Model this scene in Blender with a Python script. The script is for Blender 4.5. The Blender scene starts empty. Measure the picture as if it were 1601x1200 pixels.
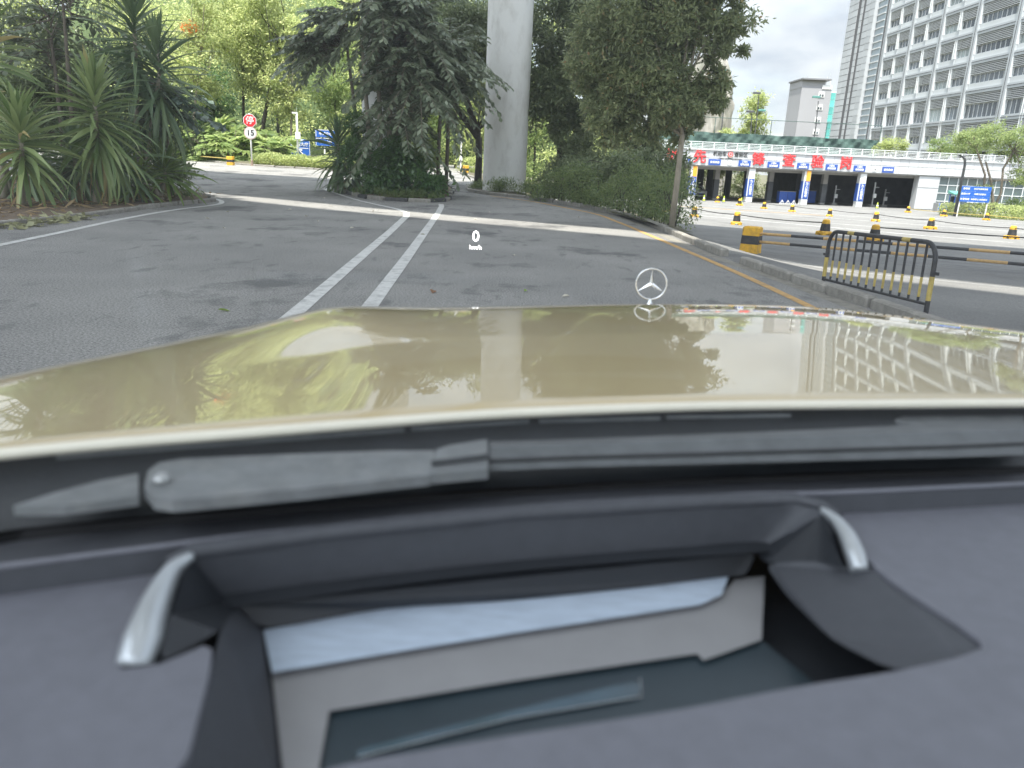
import bpy, math, random
import numpy as np
from mathutils import Vector, Matrix, Euler

scene = bpy.context.scene
COL = scene.collection
R = math.radians

# ---------------------------------------------------------------- camera
cam_data = bpy.data.cameras.new('camera')
cam = bpy.data.objects.new('camera', cam_data)
COL.objects.link(cam)
scene.camera = cam
cam_data.sensor_width = 36.0
cam_data.lens = 36.0 * 1170.0 / 1601.0
cam_data.clip_start = 0.02
cam_data.clip_end = 3000.0
cam_data.dof.use_dof = True
cam_data.dof.focus_distance = 9.0
cam_data.dof.aperture_fstop = 3.7
_p, _r = R(16.5), R(2.5)
_f = Vector((0, math.cos(_p), -math.sin(_p)))
_u = Vector((0, math.sin(_p), math.cos(_p)))
_x = Vector((1, 0, 0))
_cr = _x * math.cos(_r) + _u * math.sin(_r)
_cu = -_x * math.sin(_r) + _u * math.cos(_r)
_m = Matrix((_cr, _cu, -_f)).transposed().to_4x4()
_m.translation = Vector((0, 0, 1.5))
cam.matrix_world = _m

# ---------------------------------------------------------------- sky and sun
SUN_EL, SUN_AZ = R(69.0), R(198.0)      # azimuth from +Y towards +X
SUN_DIR = Vector((math.sin(SUN_AZ) * math.cos(SUN_EL), math.cos(SUN_AZ) * math.cos(SUN_EL), math.sin(SUN_EL)))
world = bpy.data.worlds.new('World')
scene.world = world
world.use_nodes = True
wt = world.node_tree
wt.nodes.clear()
w_out = wt.nodes.new('ShaderNodeOutputWorld')
w_bg = wt.nodes.new('ShaderNodeBackground')
w_sky = wt.nodes.new('ShaderNodeTexSky')
w_sky.sky_type = 'NISHITA'
w_sky.sun_disc = False
w_sky.sun_elevation = SUN_EL
w_sky.sun_rotation = SUN_AZ
w_sky.air_density = 1.2
w_sky.dust_density = 1.0
w_bg.inputs['Strength'].default_value = 0.08
w_tc = wt.nodes.new('ShaderNodeTexCoord')
w_map = wt.nodes.new('ShaderNodeMapping')
w_map.inputs['Scale'].default_value = (3.2, 3.2, 7.5)
w_map.inputs['Location'].default_value = (1.7, 0.4, 0.3)
w_n = wt.nodes.new('ShaderNodeTexNoise')
w_n.inputs['Scale'].default_value = 1.15
w_n.inputs['Detail'].default_value = 7.0
w_n.inputs['Roughness'].default_value = 0.52
w_ramp = wt.nodes.new('ShaderNodeValToRGB')
w_ramp.color_ramp.elements[0].position = 0.36
w_ramp.color_ramp.elements[0].color = (0.72, 0.72, 0.72, 1)
w_ramp.color_ramp.elements[1].position = 0.60
w_ramp.color_ramp.elements[1].color = (0.98, 0.98, 0.98, 1)
w_n2 = wt.nodes.new('ShaderNodeTexNoise')
w_n2.inputs['Scale'].default_value = 2.6
w_n2.inputs['Detail'].default_value = 6.0
w_cr = wt.nodes.new('ShaderNodeValToRGB')
w_cr.color_ramp.elements[0].position = 0.30
w_cr.color_ramp.elements[0].color = (1.9, 2.18, 2.6, 1)
w_cr.color_ramp.elements[1].position = 0.68
w_cr.color_ramp.elements[1].color = (3.5, 3.6, 3.7, 1)
w_mix = wt.nodes.new('ShaderNodeMixRGB')
wt.links.new(w_tc.outputs['Generated'], w_map.inputs['Vector'])
wt.links.new(w_map.outputs['Vector'], w_n.inputs['Vector'])
wt.links.new(w_map.outputs['Vector'], w_n2.inputs['Vector'])
wt.links.new(w_n.outputs['Fac'], w_ramp.inputs['Fac'])
wt.links.new(w_n2.outputs['Fac'], w_cr.inputs['Fac'])
wt.links.new(w_ramp.outputs['Color'], w_mix.inputs['Fac'])
wt.links.new(w_sky.outputs['Color'], w_mix.inputs['Color1'])
# clouds brighten towards the sun, boosted out of view as fill for the shade
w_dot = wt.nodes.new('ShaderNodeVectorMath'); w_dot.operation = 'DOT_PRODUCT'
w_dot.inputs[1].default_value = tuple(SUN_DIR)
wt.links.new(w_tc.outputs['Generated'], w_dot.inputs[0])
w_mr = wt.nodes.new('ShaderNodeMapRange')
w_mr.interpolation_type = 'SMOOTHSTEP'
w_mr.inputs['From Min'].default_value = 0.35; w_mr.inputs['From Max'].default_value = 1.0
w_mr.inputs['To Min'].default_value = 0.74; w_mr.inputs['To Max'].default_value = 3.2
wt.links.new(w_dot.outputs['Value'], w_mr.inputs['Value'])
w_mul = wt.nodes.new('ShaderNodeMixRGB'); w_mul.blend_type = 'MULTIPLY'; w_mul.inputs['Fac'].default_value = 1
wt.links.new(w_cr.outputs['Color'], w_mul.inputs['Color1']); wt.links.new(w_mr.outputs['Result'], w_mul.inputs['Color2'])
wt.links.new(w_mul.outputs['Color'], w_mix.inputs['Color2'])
wt.links.new(w_mix.outputs['Color'], w_bg.inputs['Color'])
wt.links.new(w_bg.outputs['Background'], w_out.inputs['Surface'])

sun_data = bpy.data.lights.new('sun', 'SUN')
sun_data.energy = 2.0
sun_data.angle = R(0.6)
sun_data.color = (1.0, 0.955, 0.88)
sun = bpy.data.objects.new('sun', sun_data)
COL.objects.link(sun)
sun.rotation_euler = (-SUN_DIR).to_track_quat('-Z', 'Y').to_euler()
sun.location = (0, 0, 60)

scene.view_settings.view_transform = 'Standard'
scene.view_settings.look = 'None'
scene.view_settings.gamma = 1.0
scene.view_settings.exposure = 2.38
scene.view_settings.use_curve_mapping = False
scene.cycles.use_denoising = True
scene.cycles.max_bounces = 8
scene.cycles.transparent_max_bounces = 12
scene.cycles.sample_clamp_indirect = 8.0
scene.cycles.caustics_reflective = False
scene.cycles.caustics_refractive = False

# ---------------------------------------------------------------- helpers
OFF = {}          # world offset of an object's own origin (objects built in place)

def off(o):
    return OFF.get(o.name, Vector((0, 0, 0))) if o else Vector((0, 0, 0))

def tag(o, label=None, cat=None, group=None, kind=None):
    if label: o['label'] = label
    if cat: o['category'] = cat
    if group: o['group'] = group
    if kind: o['kind'] = kind
    return o

def link(name, data, parent=None):
    o = bpy.data.objects.new(name, data)
    COL.objects.link(o)
    if parent:
        o.parent = parent
    return o

def thing(name, label, cat, loc=(0, 0, 0), rz=0.0, group=None):
    o = link(name, None)
    o.empty_display_size = 0.2
    o.location = loc
    o.rotation_euler = (0, 0, rz)
    OFF[o.name] = Vector(loc)
    return tag(o, label, cat, group)

def copy_tree(o, parent=None, recurse=True):
    c = o.copy()
    COL.objects.link(c)
    if parent:
        c.parent = parent
    for ch in list(o.children):
        copy_tree(ch, c)
    return c

def fast_mesh(name, V, F, mats, smooth=False):
    """V (n,3) array, F (m,k) array with k = 3 or 4."""
    V = np.asarray(V, dtype=np.float32)
    F = np.asarray(F, dtype=np.int32)
    me = bpy.data.meshes.new(name)
    k = F.shape[1]
    me.vertices.add(len(V))
    me.vertices.foreach_set('co', V.ravel())
    me.loops.add(F.size)
    me.loops.foreach_set('vertex_index', F.ravel())
    me.polygons.add(len(F))
    me.polygons.foreach_set('loop_start', np.arange(0, F.size, k, dtype=np.int32))
    me.polygons.foreach_set('loop_total', np.full(len(F), k, dtype=np.int32))
    if smooth:
        me.polygons.foreach_set('use_smooth', np.ones(len(F), dtype=bool))
    me.update(calc_edges=True)
    for m in (mats if isinstance(mats, (list, tuple)) else [mats]):
        me.materials.append(m)
    return me

class MB:
    def __init__(self):
        self.v, self.f, self.mi, self.cur = [], [], [], 0
    def mat(self, i):
        self.cur = i
        return self
    def add(self, vs, fs):
        b = len(self.v)
        self.v += [tuple(q) for q in vs]
        for f in fs:
            self.f.append(tuple(i + b for i in f))
            self.mi.append(self.cur)
        return self
    def box(self, c, s, rz=0.0, M=None, top=1.0):
        hx, hy, hz = s[0] / 2, s[1] / 2, s[2] / 2
        vs = []
        for z in (-hz, hz):
            k = top if z > 0 else 1.0
            for x, y in ((-hx, -hy), (hx, -hy), (hx, hy), (-hx, hy)):
                vs.append(Vector((x * k, y * k, z)))
        if M is None:
            M = Matrix.Rotation(rz, 3, 'Z')
        c = Vector(c)
        vs = [M @ q + c for q in vs]
        return self.add(vs, [(0, 3, 2, 1), (4, 5, 6, 7), (0, 1, 5, 4), (1, 2, 6, 5), (2, 3, 7, 6), (3, 0, 4, 7)])
    def cbox(self, c, s, b=0.02, rz=0.0):
        """box with chamfered edges (top and vertical)"""
        hx, hy, hz = s[0] / 2, s[1] / 2, s[2] / 2
        def ring(ix, iy, z, cut):
            x, y = hx - ix, hy - iy
            return [(x - cut, -y, z), (x, -y + cut, z), (x, y - cut, z), (x - cut, y, z), (-x + cut, y, z), (-x, y - cut, z), (-x, -y + cut, z), (-x + cut, -y, z)]
        rings = [ring(0, 0, -hz, b), ring(0, 0, hz - b, b), ring(b, b, hz, b)]
        M = Matrix.Rotation(rz, 3, 'Z'); c = Vector(c)
        vs = [M @ Vector(q) + c for rg in rings for q in rg]
        fs = [tuple(reversed(range(8))), tuple(range(16, 24))]
        for k in range(2):
            for i in range(8):
                j = (i + 1) % 8
                fs.append((k * 8 + i, k * 8 + j, k * 8 + 8 + j, k * 8 + 8 + i))
        return self.add(vs, fs)
    def tube(self, pts, rad, n=8, caps=True):
        pts = [Vector(q) for q in pts]
        if not isinstance(rad, (list, tuple)):
            rad = [rad] * len(pts)
        rings = []
        prev = None
        for i, q in enumerate(pts):
            a = pts[max(0, i - 1)]; b = pts[min(len(pts) - 1, i + 1)]
            t = (b - a).normalized()
            if prev is None:
                ref = Vector((0, 0, 1)) if abs(t.z) < 0.9 else Vector((1, 0, 0))
                s = t.cross(ref).normalized()
            else:
                s = (prev - t * prev.dot(t))
                s = s.normalized() if s.length > 1e-6 else t.orthogonal().normalized()
            prev = s
            w = t.cross(s)
            rings.append([q + (s * math.cos(2 * math.pi * k / n) + w * math.sin(2 * math.pi * k / n)) * rad[i] for k in range(n)])
        vs = [q for rg in rings for q in rg]
        fs = []
        for i in range(len(rings) - 1):
            for k in range(n):
                j = (k + 1) % n
                fs.append((i * n + k, i * n + j, (i + 1) * n + j, (i + 1) * n + k))
        if caps:
            fs.append(tuple(reversed(range(n))))
            fs.append(tuple(range((len(rings) - 1) * n, len(rings) * n)))
        return self.add(vs, fs)
    def lathe(self, c, prof, n=16, cap=True):
        c = Vector(c)
        vs = []
        for r, z in prof:
            for k in range(n):
                a = 2 * math.pi * k / n
                vs.append(c + Vector((r * math.cos(a), r * math.sin(a), z)))
        fs = []
        for i in range(len(prof) - 1):
            for k in range(n):
                j = (k + 1) % n
                fs.append((i * n + k, i * n + j, (i + 1) * n + j, (i + 1) * n + k))
        if cap:
            fs.append(tuple(reversed(range(n))))
            fs.append(tuple(range((len(prof) - 1) * n, len(prof) * n)))
        return self.add(vs, fs)
    def poly(self, pts, thick=0.0, nrm=None):
        pts = [Vector(q) for q in pts]
        n = len(pts)
        if thick == 0.0:
            return self.add(pts, [tuple(range(n))])
        if nrm is None:
            nrm = Vector((0, 0, 0))
            for i in range(n):
                a, b = pts[i], pts[(i + 1) % n]
                nrm += Vector(((a.y - b.y) * (a.z + b.z), (a.z - b.z) * (a.x + b.x), (a.x - b.x) * (a.y + b.y)))
            nrm.normalize()
        d = Vector(nrm) * thick
        lo = [q - d for q in pts]
        fs = [tuple(range(n)), tuple(reversed(range(n, 2 * n)))]
        for i in range(n):
            j = (i + 1) % n
            fs.append((i, n + i, n + j, j))
        return self.add(pts + lo, fs)
    def strip(self, A, B):
        n = len(A)
        return self.add(list(A) + list(B), [(i, i + 1, n + i + 1, n + i) for i in range(n - 1)])
    def build(self, name, mats, parent=None, smooth=False, local=False):
        o_off = Vector((0, 0, 0)) if (local or parent is None) else off(parent)
        me = bpy.data.meshes.new(name)
        me.from_pydata([Vector(q) - o_off for q in self.v], [], self.f)
        mats = mats if isinstance(mats, (list, tuple)) else [mats]
        for m in mats:
            me.materials.append(m)
        if len(mats) > 1:
            me.polygons.foreach_set('material_index', self.mi)
        if smooth:
            if smooth is True:
                me.polygons.foreach_set('use_smooth', [True] * len(me.polygons))
            else:
                me.polygons.foreach_set('use_smooth', [True] * len(me.polygons))
        me.update()
        if smooth and smooth is not True:
            try:
                me.set_sharp_from_angle(angle=R(smooth))
            except Exception:
                pass
        o = link(name, me, parent)
        if parent is not None and not local:
            OFF[o.name] = o_off
        return o

# ---------------------------------------------------------------- materials
MATS = {}
def new_mat(name):
    m = bpy.data.materials.new(name)
    m.use_nodes = True
    nt = m.node_tree
    b = nt.nodes['Principled BSDF']
    MATS[name] = m
    return m, nt, b

def mat(name, col, rough=0.6, var=0.12, scale=6.0, bump=0.0, bscale=60.0, metal=0.0, spec=0.5, coat=0.0, dirt=None, dirt_amt=0.0, dirt_scale=2.0, obj_var=0.0, stretch=None):
    """Principled with two octaves of colour noise, optional bump, dirt and per-object variation."""
    m, nt, b = new_mat(name)
    N, L = nt.nodes, nt.links
    tc = N.new('ShaderNodeTexCoord')
    src = tc.outputs['Object']
    if stretch:
        mp = N.new('ShaderNodeMapping')
        mp.inputs['Scale'].default_value = stretch
        L.new(src, mp.inputs['Vector'])
        src = mp.outputs['Vector']
    nz = N.new('ShaderNodeTexNoise')
    nz.inputs['Scale'].default_value = scale
    nz.inputs['Detail'].default_value = 6.0
    nz.inputs['Roughness'].default_value = 0.6
    L.new(src, nz.inputs['Vector'])
    ramp = N.new('ShaderNodeValToRGB')
    c0 = [max(0, c * (1 - var)) for c in col]
    c1 = [min(1, c * (1 + var)) for c in col]
    ramp.color_ramp.elements[0].position = 0.3
    ramp.color_ramp.elements[0].color = (*c0, 1)
    ramp.color_ramp.elements[1].position = 0.7
    ramp.color_ramp.elements[1].color = (*c1, 1)
    L.new(nz.outputs['Fac'], ramp.inputs['Fac'])
    out = ramp.outputs['Color']
    if dirt is not None:
        nd = N.new('ShaderNodeTexNoise')
        nd.inputs['Scale'].default_value = dirt_scale
        nd.inputs['Detail'].default_value = 8.0
        nd.inputs['Roughness'].default_value = 0.65
        L.new(src, nd.inputs['Vector'])
        rd = N.new('ShaderNodeValToRGB')
        rd.color_ramp.elements[0].position = 0.48
        rd.color_ramp.elements[0].color = (0, 0, 0, 1)
        rd.color_ramp.elements[1].position = 0.72
        rd.color_ramp.elements[1].color = (dirt_amt, dirt_amt, dirt_amt, 1)
        L.new(nd.outputs['Fac'], rd.inputs['Fac'])
        mx = N.new('ShaderNodeMixRGB')
        mx.inputs['Color2'].default_value = (*dirt, 1)
        L.new(rd.outputs['Color'], mx.inputs['Fac'])
        L.new(out, mx.inputs['Color1'])
        out = mx.outputs['Color']
    if obj_var > 0:
        oi = N.new('ShaderNodeObjectInfo')
        mr = N.new('ShaderNodeMapRange')
        mr.inputs['To Min'].default_value = 1 - obj_var
        mr.inputs['To Max'].default_value = 1 + obj_var
        L.new(oi.outputs['Random'], mr.inputs['Value'])
        mv = N.new('ShaderNodeMixRGB')
        mv.blend_type = 'MULTIPLY'
        mv.inputs['Fac'].default_value = 1
        L.new(out, mv.inputs['Color1'])
        L.new(mr.outputs['Result'], mv.inputs['Color2'])
        out = mv.outputs['Color']
    L.new(out, b.inputs['Base Color'])
    b.inputs['Roughness'].default_value = rough
    b.inputs['Metallic'].default_value = metal
    b.inputs['Specular IOR Level'].default_value = spec
    b.inputs['Coat Weight'].default_value = coat
    b.inputs['Coat Roughness'].default_value = 0.03
    if bump > 0:
        nb = N.new('ShaderNodeTexNoise')
        nb.inputs['Scale'].default_value = bscale
        nb.inputs['Detail'].default_value = 5.0
        L.new(src, nb.inputs['Vector'])
        bp = N.new('ShaderNodeBump')
        bp.inputs['Strength'].default_value = bump
        bp.inputs['Distance'].default_value = 0.02
        L.new(nb.outputs['Fac'], bp.inputs['Height'])
        L.new(bp.outputs['Normal'], b.inputs['Normal'])
    return m

def leaf_mat(name, c0, c1, trans=0.35, rough=0.45, spec=0.4, tip=None):
    """Leaf: per-leaf colour between c0 and c1, light passes through thin blades."""
    m, nt, b = new_mat(name)
    N, L = nt.nodes, nt.links
    ge = N.new('ShaderNodeNewGeometry')
    oi = N.new('ShaderNodeObjectInfo')
    ad = N.new('ShaderNodeMath'); ad.operation = 'ADD'
    L.new(ge.outputs['Random Per Island'], ad.inputs[0])
    L.new(oi.outputs['Random'], ad.inputs[1])
    fr = N.new('ShaderNodeMath'); fr.operation = 'FRACT'
    L.new(ad.outputs[0], fr.inputs[0])
    ramp = N.new('ShaderNodeValToRGB')
    ramp.color_ramp.elements[0].color = (*c0, 1)
    ramp.color_ramp.elements[1].color = (*c1, 1)
    if tip is not None:
        e = ramp.color_ramp.elements.new(0.955)
        e.color = (*c1, 1)
        ramp.color_ramp.elements[2].color = (*tip, 1)
    L.new(fr.outputs[0], ramp.inputs['Fac'])
    L.new(ramp.outputs['Color'], b.inputs['Base Color'])
    b.inputs['Roughness'].default_value = rough
    b.inputs['Specular IOR Level'].default_value = spec
    tr = N.new('ShaderNodeBsdfTranslucent')
    hs = N.new('ShaderNodeHueSaturation')
    hs.inputs['Saturation'].default_value = 0.92
    hs.inputs['Value'].default_value = 2.3
    hs.inputs['Hue'].default_value = 0.485
    L.new(ramp.outputs['Color'], hs.inputs['Color'])
    L.new(hs.outputs['Color'], tr.inputs['Color'])
    mx = N.new('ShaderNodeMixShader')
    mx.inputs['Fac'].default_value = trans
    L.new(b.outputs['BSDF'], mx.inputs[1])
    L.new(tr.outputs['BSDF'], mx.inputs[2])
    L.new(mx.outputs['Shader'], N['Material Output'].inputs['Surface'])
    return m

def emit_mat(name, col, st):
    m, nt, b = new_mat(name)
    b.inputs['Base Color'].default_value = (0, 0, 0, 1)
    b.inputs['Emission Color'].default_value = (*col, 1)
    b.inputs['Emission Strength'].default_value = st
    return m

def pane_mat(name, tint=(0.95, 0.97, 0.97), base=0.05, graze=0.5, film=0.0):
    """thin clear pane: see-through, mirrors more at a grazing angle"""
    m, nt, b = new_mat(name)
    N, L = nt.nodes, nt.links
    N.remove(b)
    t = N.new('ShaderNodeBsdfTransparent'); t.inputs['Color'].default_value = (*tint, 1)
    g = N.new('ShaderNodeBsdfGlossy'); g.inputs['Roughness'].default_value = 0.0
    lw = N.new('ShaderNodeLayerWeight'); lw.inputs['Blend'].default_value = 0.5
    pw = N.new('ShaderNodeMath'); pw.operation = 'POWER'; pw.inputs[1].default_value = 5.0
    ml = N.new('ShaderNodeMath'); ml.operation = 'MULTIPLY_ADD'; ml.inputs[1].default_value = graze; ml.inputs[2].default_value = base
    L.new(lw.outputs['Facing'], pw.inputs[0]); L.new(pw.outputs[0], ml.inputs[0])
    mx = N.new('ShaderNodeMixShader')
    L.new(ml.outputs[0], mx.inputs['Fac']); L.new(t.outputs[0], mx.inputs[1]); L.new(g.outputs[0], mx.inputs[2])
    if film > 0:      # dust film on the glass, added to veil the view with haze
        tl = N.new('ShaderNodeBsdfTranslucent'); tl.inputs['Color'].default_value = (0.85, 0.88, 0.88, 1)
        nz = N.new('ShaderNodeTexNoise'); nz.inputs['Scale'].default_value = 9.0; nz.inputs['Detail'].default_value = 3.0
        mr = N.new('ShaderNodeMapRange'); mr.inputs['To Min'].default_value = film * 0.8; mr.inputs['To Max'].default_value = film * 1.2
        L.new(nz.outputs['Fac'], mr.inputs['Value'])
        m2 = N.new('ShaderNodeMixShader'); L.new(mr.outputs['Result'], m2.inputs['Fac']); L.new(mx.outputs[0], m2.inputs[1]); L.new(tl.outputs[0], m2.inputs[2])
        mx = m2
    L.new(mx.outputs[0], N['Material Output'].inputs['Surface'])
    return m

def asphalt_mat(name, col, stain, stain_amt, agg=1.0, stain_scale=0.55):
    m, nt, b = new_mat(name)
    N, L = nt.nodes, nt.links
    tc = N.new('ShaderNodeTexCoord')
    def noise(scale, detail, rough, st=None):
        n = N.new('ShaderNodeTexNoise')
        n.inputs['Scale'].default_value = scale
        n.inputs['Detail'].default_value = detail
        n.inputs['Roughness'].default_value = rough
        if st:
            mp = N.new('ShaderNodeMapping'); mp.inputs['Scale'].default_value = st
            L.new(tc.outputs['Object'], mp.inputs['Vector']); L.new(mp.outputs['Vector'], n.inputs['Vector'])
        else:
            L.new(tc.outputs['Object'], n.inputs['Vector'])
        return n
    def ramp(n, p0, c0, p1, c1):
        r = N.new('ShaderNodeValToRGB')
        r.color_ramp.elements[0].position = p0; r.color_ramp.elements[0].color = (*c0, 1)
        r.color_ramp.elements[1].position = p1; r.color_ramp.elements[1].color = (*c1, 1)
        L.new(n.outputs['Fac'], r.inputs['Fac'])
        return r
    g1 = ramp(noise(48, 5, 0.75), 0.36, [c * (1 - 0.62 * agg) for c in col], 0.64, [c * (1 + 0.75 * agg) for c in col])
    g2 = ramp(noise(0.45, 5, 0.55), 0.3, (0.80, 0.80, 0.80), 0.7, (1.12, 1.12, 1.10))
    mu = N.new('ShaderNodeMixRGB'); mu.blend_type = 'MULTIPLY'; mu.inputs['Fac'].default_value = 1
    L.new(g1.outputs['Color'], mu.inputs['Color1']); L.new(g2.outputs['Color'], mu.inputs['Color2'])
    g3 = ramp(noise(stain_scale, 9, 0.66, (1.0, 0.75, 1.0)), 0.545, (0, 0, 0), 0.63, (stain_amt,) * 3)
    mx = N.new('ShaderNodeMixRGB'); mx.inputs['Color2'].default_value = (*stain, 1)
    L.new(g3.outputs['Color'], mx.inputs['Fac']); L.new(mu.outputs['Color'], mx.inputs['Color1'])
    g4 = ramp(noise(3.1, 7, 0.6, (1.0, 0.35, 1.0)), 0.585, (0, 0, 0), 0.68, (stain_amt * 0.7,) * 3)
    mx2 = N.new('ShaderNodeMixRGB'); mx2.inputs['Color2'].default_value = (*stain, 1)
    L.new(g4.outputs['Color'], mx2.inputs['Fac']); L.new(mx.outputs['Color'], mx2.inputs['Color1'])
    L.new(mx2.outputs['Color'], b.inputs['Base Color'])
    b.inputs['Roughness'].default_value = 0.85
    b.inputs['Specular IOR Level'].default_value = 0.3
    nb = noise(140, 2, 0.6)
    bp = N.new('ShaderNodeBump'); bp.inputs['Strength'].default_value = 0.5; bp.inputs['Distance'].default_value = 0.01
    L.new(nb.outputs['Fac'], bp.inputs['Height']); L.new(bp.outputs['Normal'], b.inputs['Normal'])
    return m

M_ASPHALT = asphalt_mat('asphalt', (0.225, 0.219, 0.209), (0.085, 0.085, 0.085), 0.75)
M_PLAZA = asphalt_mat('worn_plaza_paving', (0.185, 0.182, 0.175), (0.105, 0.105, 0.104), 0.6, agg=0.5, stain_scale=0.3)
M_SOIL = mat('soil', (0.13, 0.095, 0.065), 0.95, 0.45, 7.0, bump=0.8, bscale=30, dirt=(0.22, 0.16, 0.10), dirt_amt=0.7, dirt_scale=9)
M_EARTH = mat('earth', (0.12, 0.11, 0.07), 0.95, 0.3, 0.6, dirt=(0.05, 0.09, 0.025), dirt_amt=0.8, dirt_scale=0.3)
M_KERB = mat('kerb_stone', (0.27, 0.255, 0.225), 0.9, 0.22, 9.0, bump=0.5, bscale=40, dirt=(0.11, 0.10, 0.085), dirt_amt=0.75, dirt_scale=4.0, obj_var=0.14)
M_KERB_DARK = mat('dark_kerb_stone', (0.065, 0.065, 0.065), 0.85, 0.25, 9.0, bump=0.5, bscale=40, dirt=(0.14, 0.13, 0.11), dirt_amt=0.6, dirt_scale=5.0, obj_var=0.15)
M_LINE = mat('white_road_paint', (0.56, 0.555, 0.53), 0.8, 0.12, 14, bump=0.3, bscale=120, dirt=(0.20, 0.20, 0.195), dirt_amt=0.75, dirt_scale=5.5)
M_LINE_OLD = mat('worn_white_paint', (0.42, 0.415, 0.40), 0.85, 0.2, 14, dirt=(0.18, 0.178, 0.172), dirt_amt=0.9, dirt_scale=3.5)
M_YLINE = mat('yellow_road_paint', (0.50, 0.30, 0.10), 0.8, 0.15, 12, bump=0.3, bscale=120, dirt=(0.22, 0.17, 0.11), dirt_amt=0.8, dirt_scale=5)
M_CONC = mat('painted_concrete', (0.84, 0.835, 0.81), 0.8, 0.03, 1.2, dirt=(0.50, 0.48, 0.44), dirt_amt=0.45, dirt_scale=2.6, stretch=(1, 1, 0.5))
M_DECK = mat('deck_concrete', (0.38, 0.375, 0.36), 0.9, 0.12, 0.5)
M_BARK = mat('bark', (0.16, 0.135, 0.105), 0.95, 0.35, 9, bump=0.8, bscale=35, stretch=(1, 1, 0.3))
M_BARK_PALE = mat('pale_bark', (0.30, 0.265, 0.205), 0.9, 0.25, 9, bump=0.6, bscale=35, stretch=(1, 1, 0.3))
M_BARK_DARK = mat('dark_bark', (0.055, 0.048, 0.040), 0.95, 0.3, 9, bump=0.8, bscale=35, stretch=(1, 1, 0.3))
M_YELLOW = mat('yellow_paint', (0.72, 0.40, 0.025), 0.55, 0.12, 12, bump=0.2, bscale=60, dirt=(0.20, 0.13, 0.04), dirt_amt=0.6, dirt_scale=7, obj_var=0.08)
M_BLACK = mat('black_paint', (0.022, 0.022, 0.024), 0.5, 0.25, 12, dirt=(0.10, 0.09, 0.075), dirt_amt=0.5, dirt_scale=7)
M_YPALE = mat('faded_yellow_paint', (0.50, 0.38, 0.10), 0.6, 0.15, 14, dirt=(0.18, 0.12, 0.06), dirt_amt=0.5, dirt_scale=9)
M_YORANGE = mat('dusty_orange_paint', (0.52, 0.33, 0.13), 0.6, 0.15, 14, dirt=(0.2, 0.12, 0.06), dirt_amt=0.4, dirt_scale=9)
M_WHITE = mat('white_paint', (0.74, 0.74, 0.73), 0.5, 0.05, 8, dirt=(0.45, 0.44, 0.42), dirt_amt=0.35, dirt_scale=3)
M_GREYPOST = mat('dark_grey_post', (0.075, 0.078, 0.080), 0.5, 0.1, 8)
M_STEEL = mat('galvanised_steel', (0.45, 0.46, 0.46), 0.45, 0.1, 10, metal=0.6)
M_BLUE = mat('blue_sign', (0.012, 0.10, 0.42), 0.45, 0.08, 3)
M_BLUE_DEEP = mat('deep_blue_sign', (0.03, 0.09, 0.36), 0.5, 0.08, 3)
M_RED = mat('red_sign', (0.62, 0.022, 0.03), 0.45, 0.06, 3)
M_REDCHAR = mat('red_lettering', (0.78, 0.05, 0.055), 0.5, 0.05, 3)
M_ORANGE = mat('orange_banner', (0.80, 0.36, 0.04), 0.6, 0.06, 3)
M_INK = mat('black_lettering', (0.02, 0.02, 0.02), 0.6, 0.1, 3)
M_WLET = mat('white_lettering', (0.78, 0.78, 0.78), 0.5, 0.03, 3)

# ================================================================ the lie of the land
KY = [-60, 0, 8.3, 14.5, 20.5, 22.5, 25.4, 27.7, 31, 36, 60]
KX = [5.0, 4.6, 4.28, 3.72, 3.55, 3.5, 2.7, 1.67, 0.2, -1.2, -3.0]
FY = [8, 12, 16, 35, 60, 90, 120]
FZ = [0, -.15, -.3, -.95, -1.5, -2.0, -2.2]
def kerb_x(y):
    return np.interp(y, KY, KX)
def terr(x, y):
    x = np.asarray(x, dtype=float); y = np.asarray(y, dtype=float)
    rise = 0.018 * np.clip(y - 22, 0, 60)
    t = np.clip((x - kerb_x(y) - 0.3) / 2.0, 0, 1)
    w = t * t * (3 - 2 * t)
    fall = np.interp(y, FY, FZ)
    return rise * (1 - w) + fall * w
def tz(x, y):
    return float(terr(x, y))

def sheet(name, xs, ys, m, dz, inside=None):
    X, Y = np.meshgrid(xs, ys)
    Zv = terr(X, Y) + dz
    V = np.stack([X.ravel(), Y.ravel(), Zv.ravel()], 1)
    nx, ny = len(xs), len(ys)
    i, j = np.meshgrid(np.arange(nx - 1), np.arange(ny - 1))
    a = (j * nx + i).ravel()
    F = np.stack([a, a + 1, a + nx + 1, a + nx], 1)
    if inside is not None:
        cx = V[F][:, :, 0].mean(1); cy = V[F][:, :, 1].mean(1)
        F = F[inside(cx, cy)]
    return link(name, fast_mesh(name, V, F, m, smooth=True))

gx = np.concatenate([np.linspace(-1200, -80, 12)[:-1], np.linspace(-80, 120, 161), np.linspace(120, 1200, 12)[1:]])
gy = np.concatenate([np.linspace(-400, -20, 8)[:-1], np.linspace(-20, 130, 121), np.linspace(130, 1500, 14)[1:]])
tag(sheet('ground', gx, gy, M_EARTH, -0.12), kind='structure')

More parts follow.
